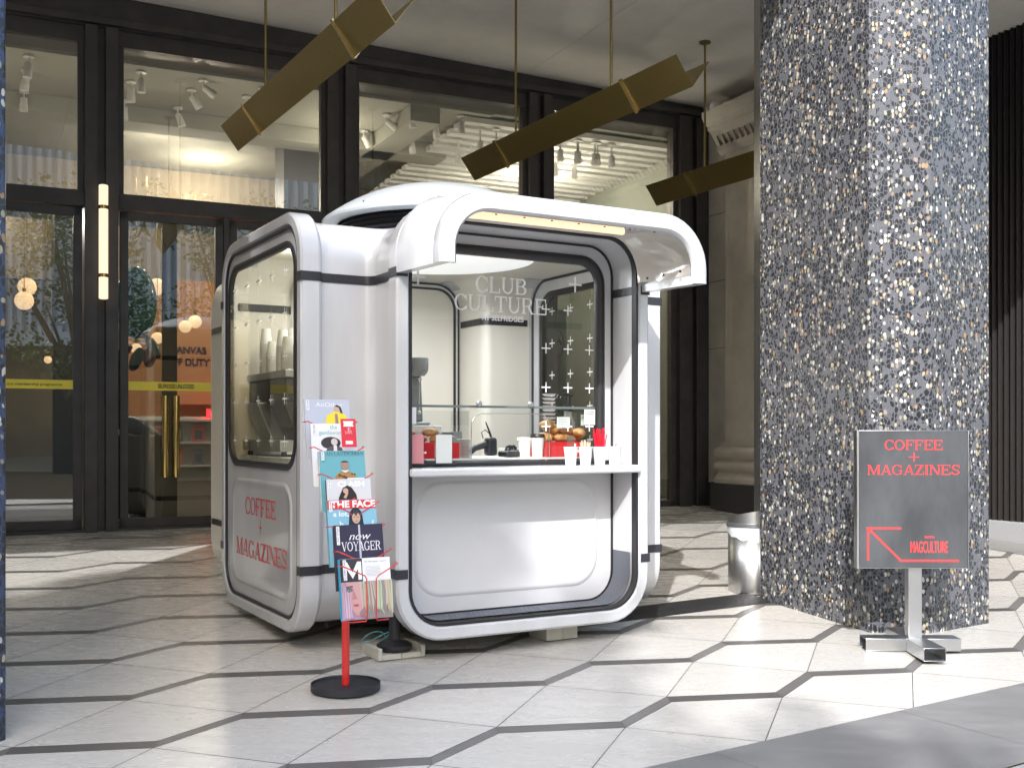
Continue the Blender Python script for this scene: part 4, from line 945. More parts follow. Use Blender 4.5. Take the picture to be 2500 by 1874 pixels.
def mag(i, lab, cover, spine, draw, turn=0.0, thick=.012):
    x, y, zt, w, h = mags[i]
    o = empty('magazine', (x, y, zt - h * cos(TILT)), KT + turn, lab, 'magazine', 'magazines in the red rack')
    c_, s_ = cos(TILT), sin(TILT)
    T = lambda p: (p[0], p[1] * c_ + p[2] * s_ - h * s_ * 0, p[2] * c_ - p[1] * s_)
    MB().box(-w / 2, w / 2, 0, thick, 0, h, T).build('pages', M['paper'], o, smooth=0)
    MB().box(-w / 2 - .001, w / 2 + .001, -.0012, -.0002, -.001, h + .001, T).build('cover', flat(cover, .3), o, smooth=0)
    MB().box(-w / 2 - .002, -w / 2 - .0005, -.0012, thick, 0, h, T).build('spine', flat(spine, .4), o, smooth=0)
    kk_ = (.60, .62, .52, .46, .58, 1, 1)[i]
    class D:
        n = 0
        k = kk_
        def poly(s, pts, c, name='cover_print'):
            s.n += 1; d = -.0014 - .00025 * s.n
            py_ = lambda v_: 1 - (1 - v_) * s.k
            MB().add([T((px * w - w / 2, d, py_(py) * h)) for px, py in pts], [tuple(range(len(pts)))]).build(name, flat(c, .35), o, smooth=0)
        def ell(s, cx, cy, rx_, ry_, c, n=20, a0=0, a1=360): s.poly([(cx + rx_ * cos(radians(a0 + (a1 - a0) * k / n)), cy + ry_ * sin(radians(a0 + (a1 - a0) * k / n))) for k in range(n + (a1 - a0 < 360))], c)
        def text(s, t, x_, y_, hh, c, width=None, align='c', bold=0, shear=0, vert=False):
            y_ = 1 - (1 - y_) * s.k; hh = hh * (s.k ** .5 if not vert else 1); width = width * s.k if vert else width
            s.n += 1; d = -.0014 - .00025 * s.n; m_ = MB()
            if vert: sans(m_, t, hh * h, T((x_ * w - w / 2, d, y_ * h)), T((0, 0, -1)), T((1, 0, 0)), (0, -1, 0), width=width * h, align='l', bold=bold)
            else: sans(m_, t, hh * h, T((x_ * w - w / 2, d, y_ * h)), (1, 0, 0), Vector(T((0, 0, 1))), (0, -1, 0), width=width * w if width else None, align=align, bold=bold, shear=shear)
            m_.build('cover_writing', flat(c, .4), o, smooth=0)
        def sl(s, t, x_, y_, hh, c, width):
            y_ = 1 - (1 - y_) * s.k; hh = hh * s.k ** .4
            s.n += 1; d = -.0014 - .00025 * s.n; m_ = MB()
            slab(m_, t, hh * h, T((x_ * w - w / 2, d, y_ * h)), (1, 0, 0), Vector(T((0, 0, 1))), Vector((0, -1, 0)) * .2, width=width * w); m_.build('cover_writing', flat(c, .4), o, smooth=0)
        def sticker(s): s.poly([(.03, .70), (.095, .70), (.095, .985), (.03, .985)], (.85, .85, .85)); s.text('DISPLAY ONLY', .045, .975, .028, (.02, .02, .02), width=.25, vert=True)
    draw(D()); return o
skin, skin2, dk = (.58, .38, .27), (.34, .20, .13), (.03, .025, .025)
def d0(D):
    D.text('AnOther', .55, .80, .10, (.80, .82, .85), width=.62)
    D.poly([(.42, .30), (.48, .55), (.62, .66), (.80, .66), (.92, .55), (.95, .30)], (.82, .68, .04)); D.poly([(.66, .30), (.66, .60), (.72, .60), (.74, .30)], (.35, .2, .2))
    D.ell(.70, .74, .06, .08, skin); D.poly([(.66, .82), (.72, .86), (.80, .80), (.84, .62), (.79, .62), (.76, .78)], dk); D.sticker()
def d1(D):
    D.text('the', .50, .86, .09, (.10, .52, .46), width=.16); D.text('gentlewoman', .48, .72, .085, (.10, .52, .46), width=.62)
    D.ell(.42, .50, .22, .16, (.05, .05, .05)); D.ell(.50, .53, .075, .09, (.62, .62, .62)); D.poly([(.28, .22), (.34, .38), (.50, .44), (.66, .38), (.70, .22)], (.12, .12, .13)); D.poly([(.47, .22), (.48, .44), (.55, .44), (.56, .22)], (.8, .8, .8)); D.sticker()
def d2(D):
    D.sl('FANTASTICMAN', .52, .875, .065, (.03, .05, .06), .92); D.poly([(.03, .845), (.97, .845), (.97, .85), (.03, .85)], (.05, .1, .12))
    D.poly([(.30, .0), (.33, .22), (.46, .36), (.62, .36), (.78, .22), (.82, .0)], (.45, .24, .08))
    for q in range(14): D.ell(.38 + .38 * ((q * .37) % 1), .06 + .22 * ((q * .61) % 1), .022, .022, (.04, .03, .03))
    D.poly([(.46, .36), (.54, .30), (.62, .36), (.60, .40), (.48, .40)], (.80, .80, .80)); D.poly([(.49, .38), (.49, .46), (.59, .46), (.59, .38)], skin2)
    D.ell(.54, .54, .085, .12, (.42, .26, .18)); D.ell(.54, .63, .085, .05, dk, a0=0, a1=180); D.ell(.505, .55, .014, .006, dk); D.ell(.575, .55, .014, .006, dk); D.poly([(.51, .475), (.57, .475), (.565, .485), (.515, .485)], (.2, .08, .07))
    D.poly([(.58, .07), (.99, .07), (.99, .13), (.58, .13)], (.85, .85, .85)); D.sticker()
def d3(D):
    D.text('CLASH', .55, .74, .13, (.86, .86, .86), width=.62, bold=.04)
    D.poly([(.22, .0), (.26, .35), (.36, .68), (.46, .78), (.56, .70), (.66, .45), (.70, .0)], (.035, .025, .022)); D.ell(.42, .58, .06, .10, skin); D.poly([(.36, .34), (.44, .54), (.48, .5), (.42, .30)], skin); D.poly([(.50, .2), (.62, .34), (.66, .2)], (.45, .05, .05)); D.sticker()
def d4(D):
    D.poly([(0, .76), (1, .76), (1, 1), (0, 1)], (.66, .04, .04)); D.text('THE FACE', .53, .81, .135, (.88, .88, .88), width=.92, bold=.04)
    D.text('a lot,', .27, .58, .10, (.85, .85, .85), width=.32, bold=.02); D.text('b', .27, .30, .12, (.85, .85, .85), bold=.02); D.text('f', .92, .32, .10, (.85, .85, .85), bold=.02)
    D.poly([(.38, .0), (.42, .40), (.44, .66), (.52, .79), (.62, .79), (.70, .66), (.72, .40), (.78, .0)], (.02, .03, .045)); D.ell(.575, .52, .085, .15, skin); D.poly([(.48, .55), (.52, .68), (.575, .56), (.62, .69), (.67, .55), (.62, .74), (.53, .74)], (.05, .05, .06))
    D.ell(.54, .54, .018, .008, dk); D.ell(.61, .54, .018, .008, dk); D.poly([(.55, .43), (.605, .43), (.60, .445), (.555, .445)], (.30, .1, .1)); D.poly([(.575, .47), (.59, .47), (.582, .53)], (.42, .26, .18)); D.sticker()
def d5(D):
    D.text('now', .52, .77, .12, (.84, .84, .86), width=.46, shear=.35); D.sl('VOYAGER', .54, .60, .14, (.84, .84, .86), .82)
    D.poly([(.49, .0), (.53, .0), (.53, 1), (.49, 1)], (.55, .55, .62))
    for q in range(7): D.poly([(.10, .36 - q * .03), (.10 + .22 - .05 * (q % 3), .36 - q * .03), (.32 - .05 * (q % 3), .368 - q * .03), (.10, .368 - q * .03)], (.5, .5, .55)); D.poly([(.72 + .04 * (q % 2), .36 - q * .025), (.94, .36 - q * .025), (.94, .37 - q * .025), (.72 + .04 * (q % 2), .37 - q * .025)], (.6, .6, .65))
    D.sticker()
def d6(D):
    D.poly([(0, .62), (.44, .62), (.44, 1), (0, 1)], (.05, .05, .055)); D.poly([(.44, .62), (1, .62), (1, 1), (.44, 1)], (.84, .84, .84))
    D.poly([(.06, .65), (.06, .95), (.14, .95), (.24, .78), (.34, .95), (.42, .95), (.42, .65), (.35, .65), (.35, .83), (.24, .67), (.13, .83), (.13, .65)], (.86, .86, .86))
    D.text('The Metrograph   Issue 9', .70, .93, .022, (.05, .05, .05), width=.44)
    for q in range(8): D.poly([(.50, .86 - q * .022), (.80, .86 - q * .022), (.80, .865 - q * .022), (.50, .865 - q * .022)], (.5, .5, .5))
    D.poly([(0, 0), (.45, 0), (.45, .62), (0, .62)], (.42, .28, .36)); D.poly([(.40, 0), (1, 0), (1, .62), (.34, .62)], (.30, .26, .26))
    D.poly([(.10, .62), (.36, .62), (.47, .38), (.47, .10), (.30, .06), (.16, .20), (.10, .40)], (.62, .36, .36)); D.ell(.145, .49, .075, .035, (.16, .18, .20)); D.ell(.15, .485, .035, .012, (.45, .5, .5)); D.ell(.155, .485, .012, .011, (.04, .05, .05)); D.poly([(.22, .52), (.30, .34), (.20, .33)], (.48, .24, .25)); D.ell(.27, .235, .06, .022, (.48, .14, .16)); D.poly([(.215, .235), (.27, .239), (.325, .235), (.27, .229)], (.25, .05, .07))
    D.poly([(.0, .0), (.0, .5), (.10, .20), (.14, .0)], (.55, .36, .50)); q_ = random.Random(2)
    for k in range(34):
        x0 = .36 + .62 * k / 34; c_ = [(.48, .58, .40), (.34, .30, .26), (.55, .50, .40), (.40, .30, .34), (.50, .38, .24), (.28, .26, .28)][q_.randrange(6)]; w_ = q_.uniform(.015, .04); dx = q_.uniform(-.02, .10)
        D.poly([(x0, .62), (min(x0 + w_, 1), .62), (min(x0 + w_ + dx, .99), q_.uniform(.03, .3)), (min(x0 + dx, .98), q_.uniform(.02, .2))], c_)
    for k in range(9): x0 = .01 + k * .016; D.poly([(x0, .62 - k * .03), (x0 + .01, .62 - k * .03), (x0 + .03, .05), (x0 + .01, .02)], [(.55, .40, .52), (.40, .26, .36), (.62, .48, .56)][k % 3])
    D.poly([(.30, .10), (.36, .05), (.44, .10), (.42, .22), (.36, .16)], (.34, .20, .22)); D.poly([(.06, .55), (.20, .56), (.21, .53), (.08, .52)], (.18, .12, .12)); D.sticker()
mag(0, 'topmost magazine in the rack, pale grey cover with a figure in a yellow jacket', (.50, .53, .62), (.70, .71, .74), d0)
mag(1, 'second magazine from the top of the rack, white cover with a black and white portrait', (.80, .81, .83), (.78, .78, .82), d1, thick=.010)
mag(2, 'third magazine down the rack, teal cover with a portrait in a patterned shirt', (.17, .42, .47), (.70, .75, .78), d2, thick=.020)
mag(3, 'fourth magazine down the rack, light grey cover with long dark curly hair', (.66, .65, .66), (.1, .1, .1), d3)
mag(4, 'fifth magazine down the rack, red banner above a hooded figure on pale blue', (.26, .50, .62), (.12, .35, .42), d4, thick=.014)
mag(5, 'sixth magazine down the rack, black cover with white lettering', (.045, .04, .07), (.03, .03, .05), d5, thick=.018)
mag(6, 'lowest magazine in the rack, half monogram and half close portrait, bright blue spine', (.5, .5, .5), (.02, .38, .62), d6, thick=.020)
x, y, zt, w, h = mags[1]
lf = empty('leaflet', (x + .063, y - .035, zt - .112), KT, 'small red leaflet tucked in front of the second magazine', 'leaflet')
Tl = lambda p: (p[0], p[1] * cos(TILT) + p[2] * sin(TILT), p[2] * cos(TILT) - p[1] * sin(TILT))
MB().box(-.037, .037, -.010, -.008, 0, .135, Tl).build('leaflet_card', flat((.66, .03, .05)), lf, smooth=0)
MB().add([Tl((a_, -.0105, b_)) for a_, b_ in ((-.026, .098), (-.022, .11), (-.026, .124), (.026, .124), (.022, .11), (.026, .098))], [tuple(range(6))]).add([Tl((a_, -.0105, b_)) for a_, b_ in ((-.018, .014), (.018, .014), (.018, .03), (-.018, .03))], [(0, 1, 2, 3)]).build('leaflet_print', M['paper'], lf, smooth=0)
tx = MB(); slab(tx, 'WE', .013, Tl((0, -.0107, .080)), (1, 0, 0), (0, .16, .99), (0, -.2, 0), width=.022); slab(tx, 'LOVE', .013, Tl((0, -.0107, .064)), (1, 0, 0), (0, .16, .99), (0, -.2, 0), width=.036); tx.build('leaflet_writing', M['paper'], lf, smooth=0)
# wire holders
for i, (x, y, zt, w, h) in enumerate(mags):
    c = Vector(rl((x, y, zt))); s_ = TILT; zc = c.z - h * (.42 if i < 6 else .14); yf = c.y - .03 - (c.z - zc) * sin(TILT) * .9
    W2 = w / 2
    L_ = [(-W2 - .022, yf + .045, zc + .012), (-W2 - .012, yf + .01, zc + .016), (-W2 * .25, yf, zc - .030), (-W2 * .18, yf, zc - .045), (-W2 * .16, yf, c.z - h * .93 if i < 6 else c.z - h * .97)]
    R_ = [(W2 + .016, yf + .045, zc + .016), (W2 + .012, yf + .01, zc + .014), (W2 * .32, yf, zc - .030), (W2 * .2, yf, zc - .045), (W2 * .2, yf, c.z - h * .93 if i < 6 else c.z - h * .97)]
    for P_ in (L_, R_):
        P_ = [(c.x + p[0], p[1], p[2]) for p in P_]
        e = P_[-1]; sg = -1 if P_[0][0] < c.x else 1
        P_ = P_ + [(e[0] + sg * .006, e[1], e[2] - .008), (e[0] + sg * W2 * .6, e[1] + .03, e[2] - .013), (e[0] + sg * W2 * .6, e[1] + .10, e[2] - .01)]
        MB().tube(P_, .0028, 7).build('wire_holder', M['red'], rack, smooth=60)

# ================================================================== SIGN
sx0, sy0 = 2.27, 6.14; sz0 = fz(sx0, sy0) + .004
sign = empty('standing_sign', (sx0, sy0, sz0), radians(-1.0), 'dark slate sign board with red lettering on a steel post and cross foot', 'sign')
MB().box(-.038, .038, -.032, .032, .07, .53).build('post', M['alu'], sign, bevel=.003)
def duct(mb, x0, x1, y0, y1, axis, t=.003):
    z0, z1 = .0, .07
    mb.box(x0, x1, y0, y1, z1 - t, z1); mb.box(x0, x1, y0, y1, z0, z0 + t)
    if axis == 'x': mb.box(x0, x1, y0, y0 + t, z0 + t, z1 - t).box(x0, x1, y1 - t, y1, z0 + t, z1 - t)
    else: mb.box(x0, x0 + t, y0, y1, z0 + t, z1 - t).box(x1 - t, x1, y0, y1, z0 + t, z1 - t)
    return mb
for a in ((-.285, -.06, -.06, .06, 'x'), (.06, .245, -.06, .06, 'x'), (-.0595, .0595, -.33, -.06, 'y'), (-.0595, .0595, .06, .30, 'y')):
    duct(MB(), *a).build('foot_arm', M['alu'], sign, bevel=.001)
MB().box(-.0598, .0598, -.0598, .0598, .001, .0705).build('foot_hub', M['alu'], sign, bevel=.001)
bx, bz0, bz1, bw = -.02, .467, 1.232, .303
MB().box(bx - bw, bx + bw, -.060, -.036, bz0, bz1).build('board', M['slate'], sign, bevel=.002)
MB().box(bx - bw - .002, bx + bw + .002, -.038, -.0, bz0 - .006, bz0 - .0005).box(bx - bw - .012, bx - bw - .001, -.062, -.0, bz0 - .006, bz1 + .004).box(bx + bw + .0005, bx + bw + .004, -.062, -.0, bz0 - .006, bz1 + .004).box(bx - bw, bx + bw, -.0355, -.002, bz0, bz1).box(bx - bw, bx + bw, -.062, .0, bz1 + .0005, bz1 + .004).build('board_frame', M['alu'], sign, bevel=.001)
tx = MB(); Y0 = -.0606
bh = bz1 - bz0; fx = lambda u: bx - bw + u * 2 * bw; fzz = lambda v: bz1 - v * bh
slab(tx, 'COFFEE', .056, (fx(.505), Y0, fzz(.138)), (1, 0, 0), (0, 0, 1), (0, -1, 0), width=.328)
slab(tx, '+', .085, (fx(.505), Y0, fzz(.245)), (1, 0, 0), (0, 0, 1), (0, -1, 0), width=.078)
slab(tx, 'MAGAZINES', .056, (fx(.505), Y0, fzz(.32)), (1, 0, 0), (0, 0, 1), (0, -1, 0), width=.518)
def line(p, q, w=.0058):
    p, q = Vector(p), Vector(q); d = (q - p).normalized(); n_ = Vector((-d.y, d.x)) * w
    tx.add([(a.x, Y0 - .0002 * (len(tx.v) % 3), a.y) for a in (p - n_ - d * w, q - n_ + d * w * .3, q + n_ + d * w * .3, p + n_ - d * w)], [(0, 1, 2, 3)])
P = lambda u, v: (fx(u), fzz(v))
line(P(.078, .712), P(.385, .712)); line(P(.082, .712), P(.082, .945)); line(P(.082, .712), P(.385, .948)); line(P(.375, .948), P(.915, .948))
sans(tx, 'WITH', .015, (fx(.645), Y0, fzz(.785)), (1, 0, 0), (0, 0, 1), (0, -1, 0), width=.056, bold=.015)
sans(tx, 'MAGCULTURE', .066, (fx(.645), Y0, fzz(.888)), (1, 0, 0), (0, 0, 1), (0, -1, 0), width=.208, bold=.012)
tx.build('sign_writing', M['redsign'], sign, smooth=0)

# ================================================================== BIN
bx_, by_ = 1.72, 7.78; bz_ = fz(bx_, by_)
bn = empty('litter_bin', (bx_ , by_, bz_), 0, 'round brushed steel litter bin with a white liner, half behind the speckled column', 'litter bin')
MB().lathe([(.165, 0), (.168, .01), (.168, .42)], 64, close=False).build('bin_body', M['steel'], bn, smooth=60, solid=.003)
prf = [(.170, .40), (.174, .43), (.176, .47)]
mb = MB(); loops = []
for r, z in prf: loops.append([(r * cos(2 * pi * k / 64), r * sin(2 * pi * k / 64), z - (.006 * sin(k * 1.1) + .04 * cos(2 * pi * k / 64 + 1.2) if z < .41 else 0)) for k in range(64)])
mb.loft(loops).build('bin_liner', M['bag'], bn, smooth=60)
MB().lathe([(.173, .465), (.181, .468), (.181, .492), (.174, .495)], 64, close=False).build('bin_collar', mat('grey_steel_band', (.22, .23, .24), .4, metal=.7), bn, smooth=60)
mb = MB(); loops = []
for r, f_ in ((.172, 0), (.172, 1), (.168, 1), (.168, 0)): loops.append([(r * cos(2 * pi * k / 64), r * sin(2 * pi * k / 64), .49 + f_ * (.075 + .035 * cos(2 * pi * k / 64 + .6))) for k in range(64)])
mb.loft(loops, ring=True).build('bin_hood', M['steel'], bn, smooth=60)
MB().lathe([(.15, .30), (.001, .30)], 32, close=False).build('bin_bag_inside', M['bag'], bn, smooth=0)

# ================================================================== FLOOR CABLE MAT
mb = MB(); p0 = Vector((.30, 6.68)); p1 = Vector((1.70, 7.53)); d_ = (p1 - p0).normalized(); n_ = Vector((-d_.y, d_.x)) * .16
ns = 14; prof_ = [(-1, .002), (-.8, .010), (-.3, .016), (.3, .016), (.8, .010), (1, .002)]; loops = []
for i in range(ns + 1):
    p = p0.lerp(p1, i / ns); loops.append([gp(p.x + n_.x * a, p.y + n_.y * a, b) for a, b in prof_])
mb.loft(loops, closed=False); tag(mb.build('cable_cover_mat', M['rib'], smooth=60), 'black rubber cable cover running from the kiosk to the speckled column', 'floor mat')

# ================================================================== BRASS BEAM LIGHTS
bd = Vector((-.572, 1)).normalized()
def beam(near, L, lab):
    ang = atan2(bd.y, bd.x)
    b = empty('pendant_beam_light', (near[0], near[1], 3.94), ang, lab, 'pendant light', 'brass beam lights hung from the soffit')
    a, c, t = .15, .20, .004
    mb = MB()
    sec = [(-a, c), (0, 0), (a, c), (a - t * .6, c + t), (0, t * 2), (-a + t * .6, c + t)]
    mb.loft([[(0, y, z) for y, z in sec], [(L, y, z) for y, z in sec]], cap0=True, cap1=True); mb.build('trough', M['brass'], b, smooth=0)
    for x in (.66, L - .66):
        mb = MB(); s2 = [(-a - .012, c + .012), (0, -.018), (a + .012, c + .012), (a + .004, c + .016), (0, -.006), (-a - .004, c + .016)]
        mb.loft([[(x - .02, y, z) for y, z in s2], [(x + .02, y, z) for y, z in s2]], cap0=True, cap1=True); mb.build('strap', M['brassl'], b, smooth=0)
    for x in (1.0, L - .80):
        w = Vector((near[0] + bd.x * x, near[1] + bd.y * x)); s_ = w.x * UX.x + w.y * UX.y
        MB().tube([(x, 0, .03), (x, 0, cz(s_) - 3.94 - .01)], .011, 10).build('rod', M['brass'], b, smooth=60)
        MB().lathe([(.06, 0), (.06, -.012)], 24, (x, 0, cz(s_) - 3.94 - .0005)).build('ceiling_rose', M['brass'], b, smooth=40)
    return b
beam((-.698, 6.49), 3.39, 'brass V-shaped beam light hung highest in view, running out of the top of the frame')
beam((1.276, 7.67), 3.30, 'brass V-shaped beam light hung in the middle, above the kiosk awning')
beam((3.2, 8.85), 3.30, 'brass V-shaped beam light half hidden by the speckled column')
# tubular wall lamp
g = uw(.985, NF - .17, 2.73)
wlm = empty('tube_wall_lamp', g, UT, 'lit vertical glass tube lamp with brass rings on the dark post', 'wall lamp')
MB().lathe([(.028, 0), (.040, .004), (.041, .012), (.041, 1.04), (.040, 1.05), (.028, 1.055)], 32).build('glass_tube', M['glow'], wlm, smooth=40)
for z in (.20, .83):
    MB().lathe([(.0415, z), (.0445, z + .002), (.0445, z + .032), (.0415, z + .034)], 32, close=False).build('brass_ring', M['gold'], wlm, smooth=40)
    MB().box(-.012, .012, .04, .145, z + .008, z + .026).build('bracket', M['brass'], wlm, bevel=.002)
# security camera dome
g = uw(7.60, 10.25, 5.20)
sc2 = empty('dome_camera', g, UT, 'small white dome camera on the stone wall under the soffit', 'camera')
MB().box(.02, .25, -.03, .03, .03, .09).lathe([(.001, .10), (.06, .10), (.075, .07), (.075, .01), (.06, 0)], 24, close=False).build('camera_housing', M['whitep'], sc2, smooth=40)
MB().ball((0, 0, 0), .055, 20, 10).build('camera_dome', M['plasticb'], sc2, smooth=60)

# ================================================================== INSIDE THE SHOP
def spot(s, n, zc, lab, lit, tilt=0, yaw=0, grp='white spotlights on the shop ceiling', L=.14, drop=.03):
    o = empty('ceiling_spotlight', uw(s, n, zc), UT + yaw, lab, 'spotlight', grp)
    MB().lathe([(.045, 0), (.05, -.006), (.05, -.02), (.01, -.022), (.01, -.05 - drop)], 20).build('spot_rose', M['whitep'], o, smooth=40)
    ct_, st2 = cos(tilt), sin(tilt); T = lambda p: (p[0] * ct_ + p[2] * st2, p[1], -p[0] * st2 + p[2] * ct_ - .045 - drop)
    MB().lathe([(.032, 0), (.036, -.01), (.036, -L * .5), (.042, -L * .52), (.042, -L), (.036, -L), (.036, -L + .01)], 22, T=T).build('spot_barrel', M['whitep'], o, smooth=40)
    MB().lathe([(.035, -L + .012), (.001, -L + .012)], 20, T=T, close=False).build('spot_lens', M['spotg'] if lit else M['globe'], o, smooth=0)
def sp(u, v, tilt, lit, lab, zc=5.095):
    t = (zc - 1.5) * 2650 / (1055 - v); x = (u - 1250) / 2650 * t; p = Vector((x, t, 0)); n = p.dot(UN); s = p.dot(UX)
    if n < NF + .45:
        k = (NF + .5) / n; s *= k; n = NF + .5
    if NF + 1.7 < n < NF + 2.2: n = NF + 2.25
    spot(s, n, zc, lab, lit, tilt)
spd = [(70, 110, .1, 0, 'highest of three spotlights behind the leftmost upper pane'), (64, 170, .15, 0, 'middle of three spotlights behind the leftmost upper pane'), (58, 222, 0, 0, 'lowest of three spotlights behind the leftmost upper pane'),
 (345, 145, 0, 0, 'spotlight pointing straight down, highest near the second pane edge'), (320, 198, 0, 0, 'spotlight pointing straight down, below and left of the highest one'), (303, 245, 0, 1, 'bright lit spotlight at the edge of the second upper pane'),
 (497, 166, -1.0, 1, 'bright spotlight tilted left in the middle of the second upper pane'), (468, 218, -.6, 0, 'faint spotlight tilted left below the bright one'), (434, 262, -.35, 0, 'spotlight tilted slightly left, lowest in its row'),
 (642, 186, 0, 0, 'spotlight pointing down beside the first brass beam'), (602, 235, -.35, 0, 'spotlight tilted left, partly behind the first brass beam'),
 (1003, 240, -.2, 0, 'spotlight tilted left in the third pane, upper row'), (1126, 258, 0, 0, 'spotlight pointing down in the third pane, upper right'), (944, 279, -1.0, 1, 'bright spotlight tilted left in the third pane'),
 (1062, 294, -.2, 0, 'spotlight in the middle of the third pane'), (1004, 331, -.15, 0, 'lowest spotlight in the middle of the third pane'), (888, 318, -.55, 0, 'spotlight tilted left at the left edge of the third pane')]
for u, v, tl, lit, lab in spd: sp(u, v, tl, lit, lab)
for i, (u, v, lit) in enumerate([(1368, 340, 1), (1419, 340, 0), (1472, 345, 0), (1356, 378, 1), (1402, 385, 0), (1488, 308, 0), (1529, 314, 0), (1572, 320, 0), (1172, 318, 0), (1120, 345, 1), (1150, 352, 0), (1222, 312, 0)]):
    zc = 4.98; t = (zc - 1.5) * 2650 / (1055 - v); x = (u - 1250) / 2650 * t; p = Vector((x, t, 0)); s, n = p.dot(UX), max(p.dot(UN), NF + .5)
    spot(s, n, zc + .02, 'spotlight under the white slatted ceiling, number %s along from the left edge' % ['two', 'five', 'six', 'one', 'four', 'seven', 'eight', 'nine', 'eleven', 'ten', 'twelve', 'thirteen'][i] if False else ('lit' if lit else 'unlit') + ' spotlight under the white slatted shop ceiling', lit, 0, grp=('lit' if lit else 'unlit') + ' spotlights under the slatted ceiling', drop=.10)
def globe(u, v, r, t, i):
    x = (u - 1250) / 2650 * t; z = 1.5 + (1055 - v) / 2650 * t
    o = empty('globe_pendant', (x, t, z), 0, GL[i], 'pendant light', 'warm globe lights in the shop')
    MB().ball((0, 0, 0), r, 24, 14).build('globe', M['globe'], o, smooth=60)
    MB().tube([(0, 0, r), (0, 0, 4.6 - z)], .004, 6).lathe([(.02, r - .004), (.02, r + .04)], 12).build('cord', M['brass'], o, smooth=60)
GL = ['large warm globe lamp, upper of the pair behind the door glass', 'large warm globe lamp, lower of the pair behind the door glass', 'warm globe lamp left of two, right of the door stile', 'warm globe lamp right of two, right of the door stile',
      'warm globe lamp just left of the door stile', 'small globe lamp lowest behind the door glass', 'large dim globe lamp behind the far left door', 'second dim globe lamp below the large one, far left door', 'small globe lamp low behind the far left door', 'tiny bright globe behind the second pane, upper', 'tiny bright globe behind the second pane, lower']
for i, (u, v, r, t) in enumerate([(383, 700, .105, 13.6), (358, 719, .105, 13.2), (452, 797, .08, 14), (476, 785, .085, 14.2), (384, 825, .072, 13.4), (333, 851, .065, 13.2), (59, 734, .11, 13), (66, 700, .11, 13.4), (117, 878, .045, 13), (716, 452, .03, 15.5), (745, 441, .03, 15.6)]): globe(u, v, r, t, i)
# magazine wall behind the doors
def ipt(u, v, t): return Vector(((u - 1250) / 2650 * t, t, 1.5 + (1055 - v) / 2650 * t))
rk = empty('magazine_shelf', uw(2.3, 15.5, .6), UT, 'white slatted magazine shelf unit inside the shop door', 'shelf unit')
mb = MB(); mb.box(-.9, 1.6, .02, .10, 0, 1.12); mb.build('back_panel', M['whitep'], rk, smooth=0)
for z in (.10, .42, .74, 1.05): MB().box(-.9, 1.6, -.10, .02, z, z + .03).build('shelf', M['whitep'], rk, bevel=.003)
shelfcol = [(.62, .12, .10), (.55, .16, .12), (.25, .24, .22), (.62, .18, .14), (.30, .30, .33), (.60, .10, .10), (.16, .22, .20), (.58, .14, .12)]
names = ['faded red', 'brick red', 'grey', 'coral', 'ash grey', 'crimson', 'dark green', 'rust red']
for r_, z in enumerate((.45, .77)):
    for k in range(8):
        x = -.8 + k * .29; w = .085
        o = MB().box(-w, w, -.006, .006, 0, .235).build('shelf_magazine', flat(shelfcol[(k + r_ * 3) % 8]), smooth=0, loc=uw(2.3 + x, 15.5 - .06, .6 + z + .001), rz=UT)
        MB().box(-w * .8, w * .2 + .04 * (k % 3), -.008, -.0065, .19, .215).box(-w * .5, w * .6, -.008, -.0065, .03, .16).build('cover_print', flat(((.75, .55, .5), (.12, .14, .2), (.6, .58, .52))[k % 3]), o, smooth=0)
        tag(o, '%s magazine on the %s shelf of the shop unit, %s' % (names[(k + r_ * 3) % 8], ('lower', 'upper')[r_], ('at the far left end', 'second from the left end', 'third from the left end', 'just left of centre', 'just right of centre', 'third from the right end', 'second from the right end', 'at the far right end')[k]), 'magazine', 'magazines on the shop shelf')
tx = MB(); sans(tx, 'MAGCULTURE', .13, (0, 0, 0), (1, 0, 0), (0, 0, 1), (0, -1, 0), width=.42, bold=.05)
o = tx.build('neon_sign', M['redglow'], smooth=0, solid=.02, loc=uw(2.98, 15.40, 1.70), rz=UT); tag(o, 'glowing red word sign standing on the shop shelf unit', 'neon sign')
# large painted sculpture just inside the door
sc3 = empty('teal_sculpture', uw(1.42, 11.9, .6), UT, 'tall glossy teal sculpture with red edges standing inside the door', 'sculpture')
teal = mat('teal_gloss', (.05, .15, .16), .2, coat=.6, c2=(.12, .28, .28), vscale=5); tred = mat('dark_red_edge', (.22, .04, .03), .3, coat=.4)
MB().ball((0, 0, 2.25), .28, 24, 16, sc=(.75, .6, 1.35)).build('head', teal, sc3, smooth=60)
for i, (x, z, l, a) in enumerate(((.05, 1.92, .16, -.9), (.10, 1.83, .17, -.4), (.08, 1.74, .16, .1), (-.04, 1.70, .17, .3), (-.14, 1.74, .16, .7))):
    T = lambda p, x=x, z=z, a=a: (x + p[0] * cos(a) + p[2] * sin(a), p[1], z - p[0] * sin(a) * 0 + p[2] * cos(a))
    MB().ball((.06 * cos(a), 0, -.04), .07, 16, 10, T=T, sc=(1, .7, l / .09)).build('lobe', teal if i % 2 else tred, sc3, smooth=60)
MB().tube([(-.16, 0, 1.75), (-.18, 0, 1.2), (-.16, 0, 1.0)], [.05, .04, .06], 14).build('leg', mat('green_gloss', (.03, .12, .04), .25), sc3, smooth=60)
MB().tube([(-.26, 0, 1.02), (-.05, -.02, .98), (.12, 0, .90), (.22, 0, .86)], [.05, .09, .085, .03], 16).build('shoe', mat('blue_gloss', (.05, .10, .16), .25, coat=.5), sc3, smooth=60)
MB().box(-.35, .35, -.2, .2, 0, .87).build('base', M['dark'], sc3, bevel=.01)
